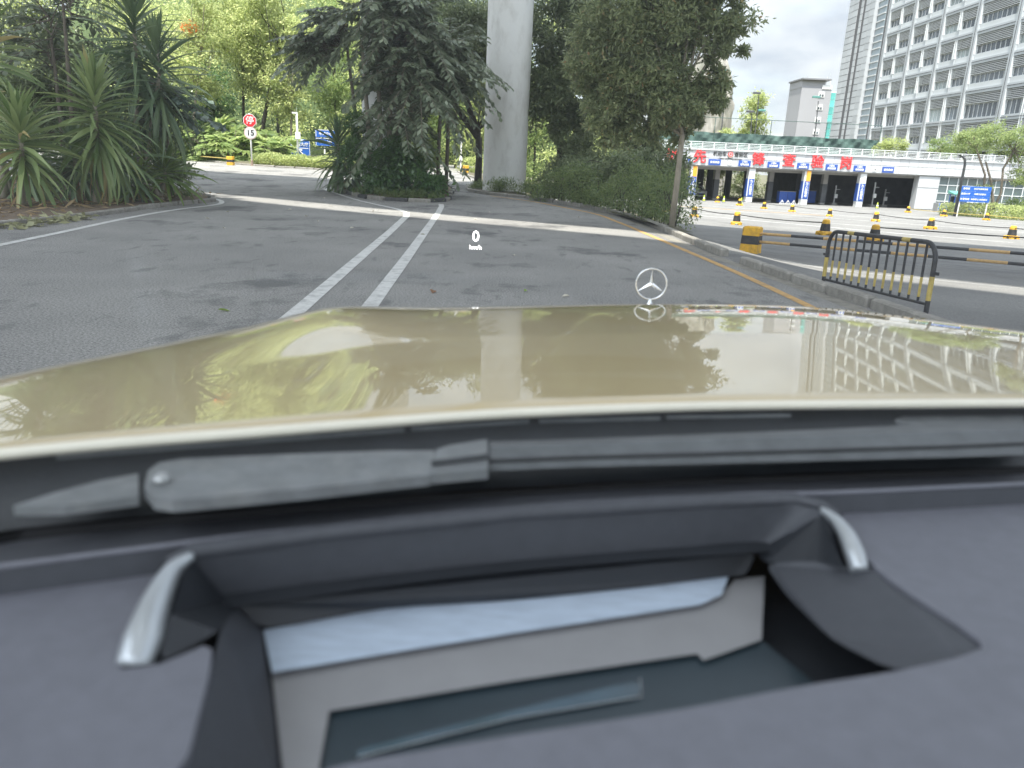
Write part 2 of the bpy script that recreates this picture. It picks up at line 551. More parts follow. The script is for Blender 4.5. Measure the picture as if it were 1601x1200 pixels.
# road: everything left of the kerb;  plaza: right of it
def warp_sheet(name, side, m, ys, dz):
    rows = []
    for y in ys:
        k = float(kerb_x(y))
        if side < 0:
            s = np.concatenate([np.linspace(-60, -14, 16)[:-1], np.linspace(-14, k, 28)])
        else:
            s = np.concatenate([k + np.linspace(0.0, 3.0, 9)[:-1], np.linspace(k + 3.0, 110, 30)])
        rows.append(np.stack([s, np.full_like(s, y), terr(s, y) + dz], 1))
    V = np.concatenate(rows)
    nx = len(rows[0]); ny = len(rows)
    i, j = np.meshgrid(np.arange(nx - 1), np.arange(ny - 1))
    a = (j * nx + i).ravel()
    F = np.stack([a, a + 1, a + nx + 1, a + nx], 1)
    return link(name, fast_mesh(name, V, F, m, smooth=True))
tag(warp_sheet('road', -1, M_ASPHALT, np.linspace(-60, 75, 181), 0.0), kind='structure')
tag(warp_sheet('plaza', 1, M_PLAZA, np.linspace(-60, 118, 179), 0.0), kind='structure')

def resample(P, step):
    P = [Vector((q[0], q[1], 0)) for q in P]
    out = [P[0].copy()]
    for a, b in zip(P[:-1], P[1:]):
        L = (b - a).length
        n = max(1, int(round(L / step)))
        for k in range(1, n + 1):
            out.append(a.lerp(b, k / n))
    return out

def smooth_path(P, n=6):
    P = [Vector((q[0], q[1], 0)) for q in P]
    out = []
    for i in range(len(P) - 1):
        p0 = P[max(0, i - 1)]; p1 = P[i]; p2 = P[i + 1]; p3 = P[min(len(P) - 1, i + 2)]
        for k in range(n):
            t = k / n
            out.append(0.5 * ((2 * p1) + (p2 - p0) * t + (2 * p0 - 5 * p1 + 4 * p2 - p3) * t * t + (3 * p1 - p0 - 3 * p2 + p3) * t ** 3))
    out.append(P[-1])
    return [(q.x, q.y) for q in out]

def painted(name, P, width, m, dz=0.005, sub=0.8):
    pts = resample(P, sub)
    A, B = [], []
    for i, q in enumerate(pts):
        t = (pts[min(len(pts) - 1, i + 1)] - pts[max(0, i - 1)]).normalized()
        s = Vector((-t.y, t.x, 0)) * (width / 2)
        for lst, w in ((A, q + s), (B, q - s)):
            lst.append(Vector((w.x, w.y, tz(w.x, w.y) + dz)))
    mb = MB(); mb.strip(B, A)
    return tag(mb.build(name, m), kind='structure')

painted('white_lane_line', [(-1.95, 2.0), (-2.13, 7.0), (-2.35, 10.5), (-2.66, 15.5), (-3.0, 20.3), (-3.22, 21.8)], 0.17, M_LINE)
painted('white_lane_line', [(-1.2, 2.0), (-1.49, 7.3), (-1.70, 11.2), (-2.10, 18.0), (-2.5, 24.6), (-2.62, 25.5)], 0.17, M_LINE)
painted('white_edge_line', smooth_path([(-3.22, 21.8), (-3.7, 22.9), (-4.6, 24.3), (-5.6, 26.0), (-6.9, 28.7), (-7.75, 30.6), (-7.7, 31.8), (-7.2, 33.0)]), 0.13, M_LINE)
painted('white_edge_line', smooth_path([(-7.1, 4.0), (-7.45, 9.0), (-7.69, 11.15), (-7.97, 13.25), (-8.4, 16.2), (-8.62, 19.0), (-8.55, 21.2), (-8.72, 22.4), (-9.3, 23.5), (-10.4, 24.6), (-12.2, 25.9)]), 0.14, M_LINE)
painted('yellow_edge_line', smooth_path([(3.62, 2.0), (3.50, 8.8), (3.41, 11.75), (3.22, 15.0), (3.03, 18.15), (2.80, 21.5), (2.42, 24.1), (1.5, 26.4), (0.4, 28.8), (-1.2, 31.0)]), 0.13, M_YLINE)
# concrete gutter beside the right kerb
painted('gutter', smooth_path([(4.35, 2.0), (4.08, 8.3), (3.83, 11.5), (3.52, 14.5), (3.40, 18.15), (3.32, 20.5), (3.2, 22.3), (2.55, 24.9)]), 0.22, mat('gutter_concrete', (0.24, 0.225, 0.19), 0.9, 0.3, 12, dirt=(0.10, 0.09, 0.075), dirt_amt=0.8, dirt_scale=6), dz=0.003)
# faint lane marks across the plaza
for (a, b, w) in (((9.5, 52.0), (20.5, 31.7), 0.35), ((9.0, 60.0), (24.0, 36.5), 0.30), ((13.5, 68.0), (30.0, 43.0), 0.35), ((16, 76), (36, 50), 0.35), ((20, 82), (45, 56), 0.35), ((5.2, 24.5), (13.2, 16.0), 0.06), ((5.0, 15.6), (9.5, 11.6), 0.05)):
    painted('plaza_line', [a, b], w, M_LINE_OLD, dz=0.006, sub=1.5)
M_TYRE_MARK = mat('tyre_mark', (0.12, 0.12, 0.122), 0.85, 0.25, 10, dirt=(0.20, 0.198, 0.19), dirt_amt=0.8, dirt_scale=2.5)
for (a, b, c) in (((5.2, 23.5), (9.5, 17.8), (17, 13.0)), ((5.4, 22.6), (9.3, 17.2), (16.5, 12.2)), ((5.6, 20.2), (8.2, 17.0), (14, 14.5)), ((6.4, 26.5), (11, 20.5), (19, 16.5))):
    painted('tyre_mark', smooth_path([a, b, c]), 0.14, M_TYRE_MARK, dz=0.004, sub=0.6)
painted('plaza_line', [(12.5, 70.0), (24.0, 60.5)], 0.5, M_YLINE, dz=0.007, sub=1.5)

# kerbs: single stones
rk = random.Random(11)
def stone_mesh(name, m, L=0.94, w=0.16, h=0.26):
    mb = MB(); mb.cbox((0, 0, h / 2), (L, w, h), 0.022)
    me = bpy.data.meshes.new(name)
    me.from_pydata(mb.v, [], mb.f); me.materials.append(m); me.update()
    return me
def kerb(P, mats, L=0.98, up=0.13, w=0.16, skip=(), jit=0.012):
    root = tag(link('kerb', None), kind='structure')
    meshes = [stone_mesh('kerb_stone', m, L - 0.03, w, 0.30) for m in mats]
    pts = resample(P, 0.1)
    acc, i0, k = 0.0, 0, 0
    for i in range(1, len(pts)):
        acc += (pts[i] - pts[i - 1]).length
        if acc >= L - 0.03:
            a, b = pts[i0], pts[i]
            c = (a + b) / 2
            if k not in skip:
                o = link('kerb_stone', meshes[k % len(meshes)], root)
                ang = math.atan2(b.y - a.y, b.x - a.x)
                za, zb = tz(a.x, a.y), tz(b.x, b.y)
                o.location = (c.x + rk.uniform(-jit, jit), c.y + rk.uniform(-jit, jit), min(za, zb, tz(c.x, c.y)) + up - 0.30 + rk.uniform(-0.012, 0.012))
                o.rotation_euler = (rk.uniform(-0.02, 0.02), -math.atan2(zb - za, (b - a).length) * 0.6 + rk.uniform(-0.012, 0.012), ang + rk.uniform(-0.018, 0.018))
                o.scale = (rk.uniform(0.965, 1.0), 1, 1)
            acc, i0, k = 0.0, i, k + 1
    return root
KERB_R = smooth_path([(4.72, 1.0), (4.36, 8.3), (4.1, 10.5), (3.80, 14.0), (3.64, 20.5), (3.54, 22.5), (2.76, 25.4), (1.72, 27.7), (0.3, 30.3), (-1.3, 31.6), (-2.2, 33.5), (-2.4, 37), (-2.1, 41)])
kerb(KERB_R, [M_KERB], skip=(12,))
KERB_L = smooth_path([(-9.0, 4.0), (-9.25, 9.0), (-9.3, 13.5), (-9.22, 16.5), (-9.35, 19.0), (-9.32, 21.2), (-9.05, 22.4), (-9.45, 23.6), (-10.4, 24.8), (-11.8, 25.8), (-14.5, 27.0), (-19, 28.4)])
kerb(KERB_L, [M_KERB], up=0.10)
KERB_C = smooth_path([(-2.75, 30.0), (-2.55, 27.5), (-2.72, 26.25), (-3.4, 26.0), (-4.2, 25.9), (-5.1, 26.3), (-5.9, 27.6), (-6.8, 29.4), (-7.35, 30.6), (-7.2, 31.9), (-6.6, 33.4), (-5.0, 35.5), (-3.4, 36.0), (-2.9, 33.5), (-2.75, 30.0)])
kerb(KERB_C, [M_KERB_DARK, M_KERB], L=0.8, up=0.13)
KERB_F = smooth_path([(-46, 76), (-30, 62.5), (-24.5, 57.9), (-18.5, 52.2), (-15, 50.6), (-11.5, 49.2), (-9.0, 49.0), (-8.2, 52), (-8.0, 60)])
kerb(KERB_F, [M_KERB], L=1.5, up=0.12)
KERB_E = smooth_path([(-2.1, 41), (-2.6, 46), (-4.2, 54), (-4.9, 60)])
kerb(KERB_E, [M_KERB], L=1.5, up=0.12)

def bed(P, name='planting_bed', m=None, h=0.09, mound=0.15):
    """soil filling a kerbed outline, slightly heaped towards the middle"""
    pts = [Vector((q[0], q[1], 0)) for q in P]
    c = sum(pts, Vector()) / len(pts)
    rings = []
    for k, s in enumerate((1.0, 0.82, 0.6, 0.35, 0.1)):
        rg = []
        for q in pts:
            w = c + (q - c) * s
            jit = rk.uniform(-0.04, 0.04) if k else 0
            rg.append((w.x, w.y, tz(w.x, w.y) + h + mound * (1 - s) + jit))
        rings.append(rg)
    mb = MB()
    vs = [q for rg in rings for q in rg]
    n = len(pts)
    fs = []
    for k in range(len(rings) - 1):
        for i in range(n):
            j = (i + 1) % n
            fs.append((k * n + i, k * n + j, (k + 1) * n + j, (k + 1) * n + i))
    fs.append(tuple((len(rings) - 1) * n + i for i in range(n)))
    mb.add(vs, fs)
    return tag(mb.build(name, m or M_SOIL, smooth=True), kind='structure')
bed([(-9.38, 4.0), (-9.36, 9.0), (-9.38, 13.5), (-9.30, 16.5), (-9.43, 19.0), (-9.40, 21.2), (-9.15, 22.35), (-9.53, 23.5), (-10.45, 24.7), (-11.8, 25.7), (-14.5, 26.9), (-19, 28.3), (-30, 29), (-34, 15), (-26, 4)])
bed([(-2.83, 30.0), (-2.63, 27.5), (-2.80, 26.33), (-3.4, 26.1), (-4.2, 26.0), (-5.05, 26.4), (-5.82, 27.65), (-6.7, 29.45), (-7.25, 30.6), (-7.1, 31.85), (-6.52, 33.3), (-4.95, 35.4), (-3.45, 35.9), (-2.98, 33.5)])
bed([(3.74, 18.2), (3.72, 20.5), (3.62, 22.55), (2.84, 25.5), (1.80, 27.75), (0.38, 30.37), (-1.25, 31.7), (-2.1, 33.5), (-2.3, 37), (-2.0, 41), (-2.5, 46), (-4.1, 54), (-4.8, 60), (3, 62), (6.5, 50), (7.2, 36), (6.0, 27), (4.9, 21.5), (4.2, 18.2)], m=mat('leaf_litter', (0.10, 0.085, 0.055), 0.95, 0.4, 6, bump=0.8, bscale=25, dirt=(0.05, 0.085, 0.025), dirt_amt=0.7, dirt_scale=1.5), mound=0.0)
bed([(-47, 77), (-30.3, 62.7), (-24.6, 58.1), (-18.6, 52.4), (-15, 50.8), (-11.5, 49.4), (-9.1, 49.2), (-8.4, 52), (-8.2, 60), (-9, 90), (-45, 95)], m=MATS['leaf_litter'], mound=0.4)

# wooded hill beyond the far road and rock behind the gate building
def hill(name, c, rx, ry, h, m, seed, n=40, rough=0.25):
    rr = np.random.RandomState(seed)
    th = np.linspace(0, 2 * math.pi, n, endpoint=False)
    V, F = [], []
    base = tz(c[0], c[1]) - 1.0
    K = 12
    for k in range(K + 1):
        s = 1 - k / K
        z = base + (h + 1.0) * (1 - s ** 2.2)
        for a in th:
            q = 1 + rough * (math.sin(3 * a + seed) * 0.4 + math.sin(7 * a + 2 * seed) * 0.3 + rr.uniform(-.25, .25)) * (0.4 + s)
            V.append((c[0] + rx * s * q * math.cos(a), c[1] + ry * s * q * math.sin(a), z + rr.uniform(-.03, .03) * h))
    for k in range(K):
        for i in range(n):
            j = (i + 1) % n
            F.append((k * n + i, k * n + j, (k + 1) * n + j, (k + 1) * n + i))
    mb = MB(); mb.add(V, F)
    return tag(mb.build(name, m, smooth=True), kind='structure')
M_HILL = mat('hillside', (0.05, 0.075, 0.025), 0.95, 0.35, 0.25, bump=0.6, bscale=2)
M_ROCK = mat('rock_face', (0.30, 0.285, 0.255), 0.95, 0.3, 0.35, bump=1.0, bscale=1.4, dirt=(0.10, 0.12, 0.06), dirt_amt=0.7, dirt_scale=0.3, stretch=(1, 1, 0.3))
hill('hill', (-30, 110), 42, 30, 24, M_HILL, 3)
hill('hill', (-5, 125), 26, 22, 13, M_HILL, 5)

# ---------------------------------------------------------------- viaduct
DH = 32.0
sh = DH / math.tan(SUN_EL)
SHX, SHY = sh * math.sin(SUN_AZ), sh * math.cos(SUN_AZ)
NEAR_B = [(-75, 58), (-40, 40), (-22, 30.6), (-9.9, 23.4), (-2.7, 19.0), (2.46, 16.2), (7.2, 11.0), (13, 3.5), (22, -10), (40, -40)]
NEAR_A = [(-75, 61), (-40, 42.8), (-22, 33.2), (-11, 26.3), (-3.3, 22.2), (2.75, 18.9), (8.3, 13.1), (14.6, 5.5), (24, -9), (42, -40)]
FAR_A = [(-75, 76), (-40, 56), (-22, 44.5), (-15.6, 40.2), (-9.0, 38.4), (-1.0, 38.8), (7.4, 35.9), (17.0, 26.8), (30, 12), (56, -20)]
BACK_B = [(-88, 45), (-52, 28), (-34, 19), (-21, 12), (-13, 6.5), (-7.5, 2.5), (-3, -2.5), (1.5, -8), (8, -19), (22, -45)]
def deck(name, label, A, B, z, parent=None):
    """box-section deck between two edge lines, with parapets"""
    t = thing(name, label, 'viaduct', (A[4][0] + SHX, A[4][1] + SHY, tz(A[4][0], A[4][1])))
    a = [Vector((q[0] + SHX, q[1] + SHY, z)) for q in A]
    b = [Vector((q[0] + SHX, q[1] + SHY, z)) for q in B]
    up = Vector((0, 0, 1.4))
    mb = MB(); mb.strip(a, b); mb.strip([q + up for q in b], [q + up for q in a]); mb.strip([q + up for q in a], a); mb.strip(b, [q + up for q in b])
    mb.build('deck', M_DECK, t)
    for e in (a, b):
        mb = MB()
        w = Vector((0.0, 0.25, 0)) if e is a else Vector((0, -0.25, 0))
        p0 = [q + up * 1.003 for q in e]; p1 = [q + Vector((0, 0, 0.9)) for q in p0]
        q0 = [q + w for q in p0]; q1 = [q + w for q in p1]
        mb.strip(p0, p1); mb.strip(p1, q1); mb.strip(q1, q0)
        mb.build('parapet', M_DECK, t)
    return t
va = deck('viaduct', 'concrete viaduct on a round white column ahead of the hood', NEAR_A, FAR_A, DH)
deck('viaduct', 'concrete viaduct deck overhead shading the near road', BACK_B, NEAR_B, DH)
def column(c, r):
    z0 = tz(c[0], c[1]) - 0.2
    mb = MB()
    prof = [(r, z0), (r, z0 + 3), (r, z0 + 6), (r, z0 + 12), (r, DH - 1.8), (r * 1.5, DH - 1.7)]
    mb.lathe((c[0], c[1], 0), prof, 48)
    return mb.build('column', M_CONC, va, smooth=30)
column((-0.72, 33.6), 0.93)
column((-5.55, 31.2), 0.80)
for c in ((-0.72, 33.6), (-5.55, 31.2)):
    mb = MB(); mb.box((c[0] - 1.6, c[1] - 5.0, DH - 0.85), (2.0, 13.0, 1.66), rz=R(-18)); mb.build('crossbeam', M_DECK, va)

# ================================================================ vegetation
def leaf_cloud(P, D, N, L, W, fold=0.15, tipw=0.0):
    """P base points, D directions, N rough normals, L lengths, W widths -> (V,F) of folded blades"""
    D = D / np.linalg.norm(D, axis=1, keepdims=True)
    S = np.cross(D, N); S /= (np.linalg.norm(S, axis=1, keepdims=True) + 1e-9)
    U = np.cross(S, D)
    L = L[:, None]; W = W[:, None]
    v0 = P
    v1 = P + D * L * 0.45 + S * W * 0.5 + U * W * fold
    v2 = P + D * L
    v3 = P + D * L * 0.45 - S * W * 0.5 + U * W * fold
    V = np.stack([v0, v1, v2, v3], 1).reshape(-1, 3)
    n = len(P)
    b = np.arange(n) * 4
    F = np.concatenate([np.stack([b, b + 1, b + 2], 1), np.stack([b, b + 2, b + 3], 1)])
    return V, F

def crown_cloud(rs, ell, n, L, W, clumps=60, cr=0.28, droop=0.25, shell=0.5, flat=0.7):
    """leaves gathered in clumps through the volume of ellipsoids [(centre, radii)]"""
    vol = np.array([r[0] * r[1] * r[2] for c, r in ell]); vol = vol ** 0.8; vol /= vol.sum()
    which = rs.choice(len(ell), clumps, p=vol)
    C = np.array([ell[w][0] for w in which]); Rr = np.array([ell[w][1] for w in which])
    d = rs.normal(size=(clumps, 3)); d /= np.linalg.norm(d, axis=1, keepdims=True)
    rad = (shell + (1 - shell) * rs.rand(clumps)) ** 0.7
    rad[rs.rand(clumps) < 0.2] *= 0.5
    cc = C + d * Rr * rad[:, None]
    csz = cr * Rr.mean(1) * rs.uniform(0.6, 1.35, clumps)
    pick = rs.randint(0, clumps, n)
    g = rs.normal(size=(n, 3)) * 0.55
    g[:, 2] *= flat
    P = cc[pick] + g * csz[pick][:, None]
    D = rs.normal(size=(n, 3)) * 0.8 + (P - cc[pick]) / (csz[pick][:, None] + 1e-6) * 0.7
    D[:, 2] -= droop
    N = rs.normal(size=(n, 3)) * 0.55 + np.array([0, 0, 1.0])
    V, F = leaf_cloud(P, D, N, L * rs.uniform(0.65, 1.3, n), W * rs.uniform(0.7, 1.25, n))
    return V, F, cc

def limb_path(a, b, rs, sag=0.15, n=5):
    a, b = np.array(a, float), np.array(b, float)
    L = np.linalg.norm(b - a)
    mid = rs.normal(size=3) * 0.10 * L
    out = []
    for k in range(n + 1):
        t = k / n
        q = a + (b - a) * t + mid * math.sin(math.pi * t) + np.array([0, 0, sag * L * math.sin(math.pi * t)])
        out.append(tuple(q))
    return out

def tree(name, label, base, trunk, ell, n, L, W, lm, bm=None, seed=1, clumps=60, cr=0.28, limbs=14, r0=0.14, r1=0.05, droop=0.25, group=None, cat='tree', crown_name='crown', shell=0.5, extra_trunks=(), flat=0.7):
    rs = np.random.RandomState(seed)
    t = thing(name, label, cat, base, group=group)
    V, F, cc = crown_cloud(rs, ell, n, L, W, clumps, cr, droop, shell, flat)
    o3 = np.array(base)
    link(crown_name, fast_mesh(crown_name, V - o3, F, lm), t)
    if trunk:
        mb = MB()
        tr = [Vector(q) for q in trunk]
        k = len(tr)
        mb.tube(tr, [r0 + (r1 - r0) * i / (k - 1) for i in range(k)], 9)
        for et in extra_trunks:
            kk = len(et)
            mb.tube(et, [r0 * 0.8 + (r1 - r0 * 0.8) * i / (kk - 1) for i in range(kk)], 8)
        tops = [tr[-1], tr[-2]] + [Vector(et[-1]) for et in extra_trunks]
        for c in cc[:limbs]:
            a = min(tops, key=lambda q: (q - Vector(c)).length) if extra_trunks else tops[rs.randint(0, 2)]
            pth = limb_path(a, c, rs)
            rr = min(r1 * 0.75, 0.06)
            mb.tube(pth, [rr + (0.008 - rr) * i / 5 for i in range(6)], 6)
        mb.build('trunk', bm or M_BARK, t, smooth=True)
    return t

def strap_mesh(name, m, L, W, droop, fold=0.22, segs=7, twist=0.0):
    V, F = [], []
    x, z, a = 0.0, 0.0, 0.0
    for i in range(segs + 1):
        t = i / segs
        w = W * (0.55 + 0.9 * t if t < 0.35 else 0.865 * (1 - ((t - 0.35) / 0.65) ** 1.7) + 0.02) * 0.5
        ca, sa = math.cos(twist * t), math.sin(twist * t)
        V += [(x, -w * ca, z + w * fold + w * sa * -1), (x, 0, z - w * fold), (x, w * ca, z + w * fold + w * sa)]
        a += droop / segs * (0.4 + 1.2 * t)
        x += L / segs * math.cos(a); z -= L / segs * math.sin(a)
    for i in range(segs):
        b = i * 3
        F += [(b, b + 1, b + 4, b + 3), (b + 1, b + 2, b + 5, b + 4)]
    me = bpy.data.meshes.new(name)
    me.from_pydata(V, [], F); me.materials.append(m)
    me.polygons.foreach_set('use_smooth', [True] * len(F)); me.update()
    return me

LM_DRAC = leaf_mat('strap_leaf', (0.10, 0.165, 0.05), (0.28, 0.345, 0.14), 0.22, 0.38, 0.5, tip=(0.38, 0.30, 0.12))
LM_DRAC_DARK = leaf_mat('dark_strap_leaf', (0.07, 0.12, 0.055), (0.17, 0.23, 0.11), 0.18, 0.38, 0.5)
LM_DRAC_YEL = leaf_mat('yellowish_strap_leaf', (0.075, 0.14, 0.03), (0.18, 0.25, 0.06), 0.25, 0.4, 0.45)
LM_DEAD = leaf_mat('dry_leaf', (0.24, 0.17, 0.09), (0.38, 0.29, 0.16), 0.15, 0.8, 0.2)
STRAPS = {}
def straps(m, L, W):
    key = (m.name, L, W)
    if key not in STRAPS:
        STRAPS[key] = [strap_mesh('strap_leaf', m, L * s, W, d, twist=tw) for s, d, tw in ((0.9, 0.25, 0.3), (1.0, 0.55, -0.4), (1.08, 0.9, 0.5), (0.95, 1.35, -0.3), (1.0, 0.7, 0.9))]
    return STRAPS[key]

def rosette(t, top, h, n, m, L, W, seed, hi=84, lo=-55, dead=0, az=None, spread=1.0):
    rr = random.Random(seed)
    me = straps(m, L, W)
    dm = straps(LM_DEAD, L * 0.8, W * 0.8)
    o = off(t)
    for i in range(n):
        f = (i + 0.5) / n
        el = hi + (lo - hi) * (f ** 0.9) + rr.uniform(-9, 9)
        a = i * 2.39996 + rr.uniform(-0.25, 0.25)
        if az is not None:
            a = az[0] + (az[1] - az[0]) * rr.random()
        if f < 0.3: k = rr.choice((0, 0, 1))
        elif f < 0.65: k = rr.choice((0, 1, 1, 2, 4))
        else: k = rr.choice((1, 2, 2, 3, 4))
        mm = me[k]
        if i >= n - dead:
            mm = dm[rr.choice((1, 2, 3))]
        ob = link('leaf', mm, t)
        ob.location = Vector((top[0], top[1], top[2] - h * f)) - o + Vector((math.cos(a), math.sin(a), 0)) * 0.03
        ob.rotation_euler = (rr.uniform(-0.5, 0.5), -R(el), a)
        s = (0.62 + 0.5 * min(1, f * 2.2)) * rr.uniform(0.85, 1.1) * spread
        ob.scale = (s, rr.uniform(0.85, 1.15), s)

def cane(t, pts, r, m=None):
    mb = MB(); mb.tube(pts, r, 8)
    return mb.build('stem', m or M_BARK_PALE, t, smooth=True)

# --- the planted corner on the left
def strap_plant(name, label, base, canes, m, L=1.25, W=0.125, group='strap-leaved plants of the left bed', dead=4):
    z = tz(base[0], base[1]) + 0.08
    t = thing(name, label, 'plant', (base[0], base[1], z), group=group)
    for k, (top, h, n, seed, kw) in enumerate(canes):
        b = (base[0] + 0.12 * (k % 3 - 1), base[1] + 0.1 * k, z - 0.1)
        mid = ((b[0] + top[0]) / 2 + 0.06, (b[1] + top[1]) / 2, (b[2] + top[2]) / 2)
        cane(t, [b, ((b[0] * 3 + mid[0]) / 4, (b[1] * 3 + mid[1]) / 4, (b[2] * 3 + mid[2]) / 4), mid, (top[0], top[1], top[2] - h * 0.5), top], [0.13, 0.085, 0.065, 0.05, 0.03])
        rosette(t, top, h, n, m, L, W, seed, dead=dead, **kw)
    return t
strap_plant('dracaena', 'shorter strap-leaved dracaena with a pale leaning stem at the left edge', (-10.95, 16.9), [((-10.85, 16.9, 2.0), 1.1, 105, 1, {})], LM_DRAC, dead=5)
strap_plant('dracaena', 'tall upright dracaena with drooping skirt leaves near the left kerb', (-10.22, 18.65), [((-10.08, 18.6, 2.95), 1.75, 150, 2, {'lo': -72})], LM_DRAC, L=1.3, dead=5)
strap_plant('dracaena', 'big dark dracaena towering behind the other strap-leaved plants', (-10.5, 21.2), [((-10.15, 21.0, 5.0), 1.9, 95, 3, {'lo': -60}), ((-9.55, 20.9, 4.1), 1.7, 85, 4, {'lo': -60}), ((-10.7, 21.6, 3.5), 1.8, 70, 5, {'lo': -60})], LM_DRAC_DARK, L=1.5, W=0.13, dead=0)
strap_plant('dracaena', 'dracaena crown filling the top left corner behind the short one', (-12.4, 18.6), [((-12.3, 18.2, 3.95), 1.3, 95, 6, {}), ((-13.4, 19.5, 3.0), 1.4, 70, 7, {})], LM_DRAC, dead=2)
strap_plant('dracaena', 'low yellowish dracaena without a stem at the tip of the left bed', (-9.95, 21.3), [((-9.75, 21.2, 1.15), 0.55, 70, 8, {'lo': -35}), ((-10.1, 20.4, 0.8), 0.4, 50, 9, {'lo': -35})], LM_DRAC_YEL, L=1.15, W=0.10, dead=3)
strap_plant('dracaena', 'dark dracaena low in the left bed between the two pale stems', (-11.2, 19.4), [((-11.1, 19.3, 1.5), 0.9, 80, 10, {}), ((-12.0, 18.8, 1.3), 0.8, 60, 12, {}), ((-10.3, 20.0, 1.6), 0.9, 60, 13, {})], LM_DRAC_DARK, L=1.2, dead=2)
strap_plant('dracaena', 'dark strap-leaved dracaena spilling over the kerb of the centre island', (-6.75, 29.3), [((-6.85, 29.2, 2.3), 1.4, 95, 14, {'lo': -65}), ((-6.35, 28.9, 1.5), 1.2, 75, 15, {'lo': -70})], LM_DRAC_DARK, L=1.35, W=0.115, dead=1, group='strap-leaved plants of the centre island')

def frond_plant(name, label, base, fronds, lm, leafL, leafW, seed, pairs=16, cat='palm', group=None, stemr=0.05, stems=(), wedge=False, rachis=None):
    """feathery fronds: a curved rachis with leaflets; fronds = list of (root, tip_dir, length, sag)"""
    rs = np.random.RandomState(seed)
    t = thing(name, label, cat, base, group=group)
    P, D, N, LL, WW = [], [], [], [], []
    mb = MB()
    for st in stems:
        mb.tube(st, [stemr * 1.2] * (len(st) - 1) + [stemr * 0.7], 8)
    for root, dv, ln, sag in fronds:
        root = np.array(root, float); dv = np.array(dv, float); dv /= np.linalg.norm(dv)
        pts = [root + dv * ln * q + np.array([0, 0, -sag * ln * q * q]) for q in np.linspace(0, 1, 7)]
        mb.tube([tuple(q) for q in pts], [0.022 - 0.0028 * i for i in range(7)], 5, caps=False)
        side = np.cross(dv, [0, 0, 1.0]); side /= (np.linalg.norm(side) + 1e-9)
        for q in np.linspace(0.18, 1.0, pairs):
            pos = root + dv * ln * q + np.array([0, 0, -sag * ln * q * q])
            tan = dv + np.array([0, 0, -2 * sag * q]); tan /= np.linalg.norm(tan)
            for sgn in (-1, 1):
                dd = side * sgn * 0.9 + tan * (0.45 + 0.4 * q) + np.array([0, 0, -0.28]) + rs.normal(size=3) * 0.22
                P.append(pos); D.append(dd); N.append(np.array([0, 0, 1.0]) + rs.normal(size=3) * 0.35)
                LL.append(leafL * (1.0 - 0.45 * abs(q - 0.45)) * rs.uniform(0.75, 1.2)); WW.append(leafW * rs.uniform(0.8, 1.2))
    V, F = leaf_cloud(np.array(P), np.array(D), np.array(N), np.array(LL), np.array(WW))
    if wedge:
        V = V.reshape(-1, 4, 3)
        V[:, 1] += (V[:, 2] - V[:, 0]) * 0.20
        V[:, 3] += (V[:, 2] - V[:, 0]) * 0.12
        V = V.reshape(-1, 3)
    link('crown', fast_mesh('crown', V - np.array(base), F, lm), t)
    mb.build('trunk', rachis or M_BARK, t, smooth=True)
    return t

def arch_fronds(rs, roots, n, ln, el=(10, 75), sag=(0.25, 0.6), az=(0, 360)):
    out = []
    for i in range(n):
        root = roots[i % len(roots)]
        a = R(rs.uniform(*az)); e = R(rs.uniform(*el))
        out.append(((root[0], root[1], root[2] + rs.uniform(-0.5, 0.1)), (math.cos(a) * math.cos(e), math.sin(a) * math.cos(e), math.sin(e)), ln * rs.uniform(0.75, 1.15), rs.uniform(*sag)))
    return out

LM_FISH = leaf_mat('fishtail_leaf', (0.09, 0.12, 0.072), (0.25, 0.29, 0.19), 0.22, 0.38, 0.55)
LM_FISH_GREY = leaf_mat('greyish_fishtail_leaf', (0.06, 0.10, 0.075), (0.13, 0.18, 0.13), 0.18, 0.4, 0.5)
LM_DARK = leaf_mat('dark_broad_leaf', (0.085, 0.125, 0.055), (0.22, 0.255, 0.13), 0.28, 0.42, 0.5)
LM_MID = leaf_mat('mid_green_leaf', (0.12, 0.16, 0.07), (0.29, 0.325, 0.165), 0.32, 0.45, 0.45, tip=(0.30, 0.20, 0.09))
LM_BUSH = leaf_mat('bush_leaf', (0.07, 0.12, 0.04), (0.20, 0.25, 0.09), 0.32, 0.45, 0.4)
LM_BRIGHT = leaf_mat('bright_leaf', (0.10, 0.165, 0.05), (0.23, 0.285, 0.10), 0.5, 0.5, 0.3)
LM_LIME = leaf_mat('lime_leaf', (0.18, 0.235, 0.08), (0.35, 0.385, 0.165), 0.52, 0.5, 0.3)
LM_GLOSS = leaf_mat('glossy_green_leaf', (0.045, 0.11, 0.03), (0.11, 0.20, 0.06), 0.25, 0.3, 0.6)
LM_PALE = leaf_mat('pale_distant_leaf', (0.13, 0.19, 0.06), (0.25, 0.30, 0.12), 0.4, 0.6, 0.3)
LM_FLOWER = leaf_mat('orange_blossom', (0.75, 0.22, 0.05), (0.80, 0.38, 0.10), 0.4, 0.6, 0.2)

rs0 = np.random.RandomState(77)
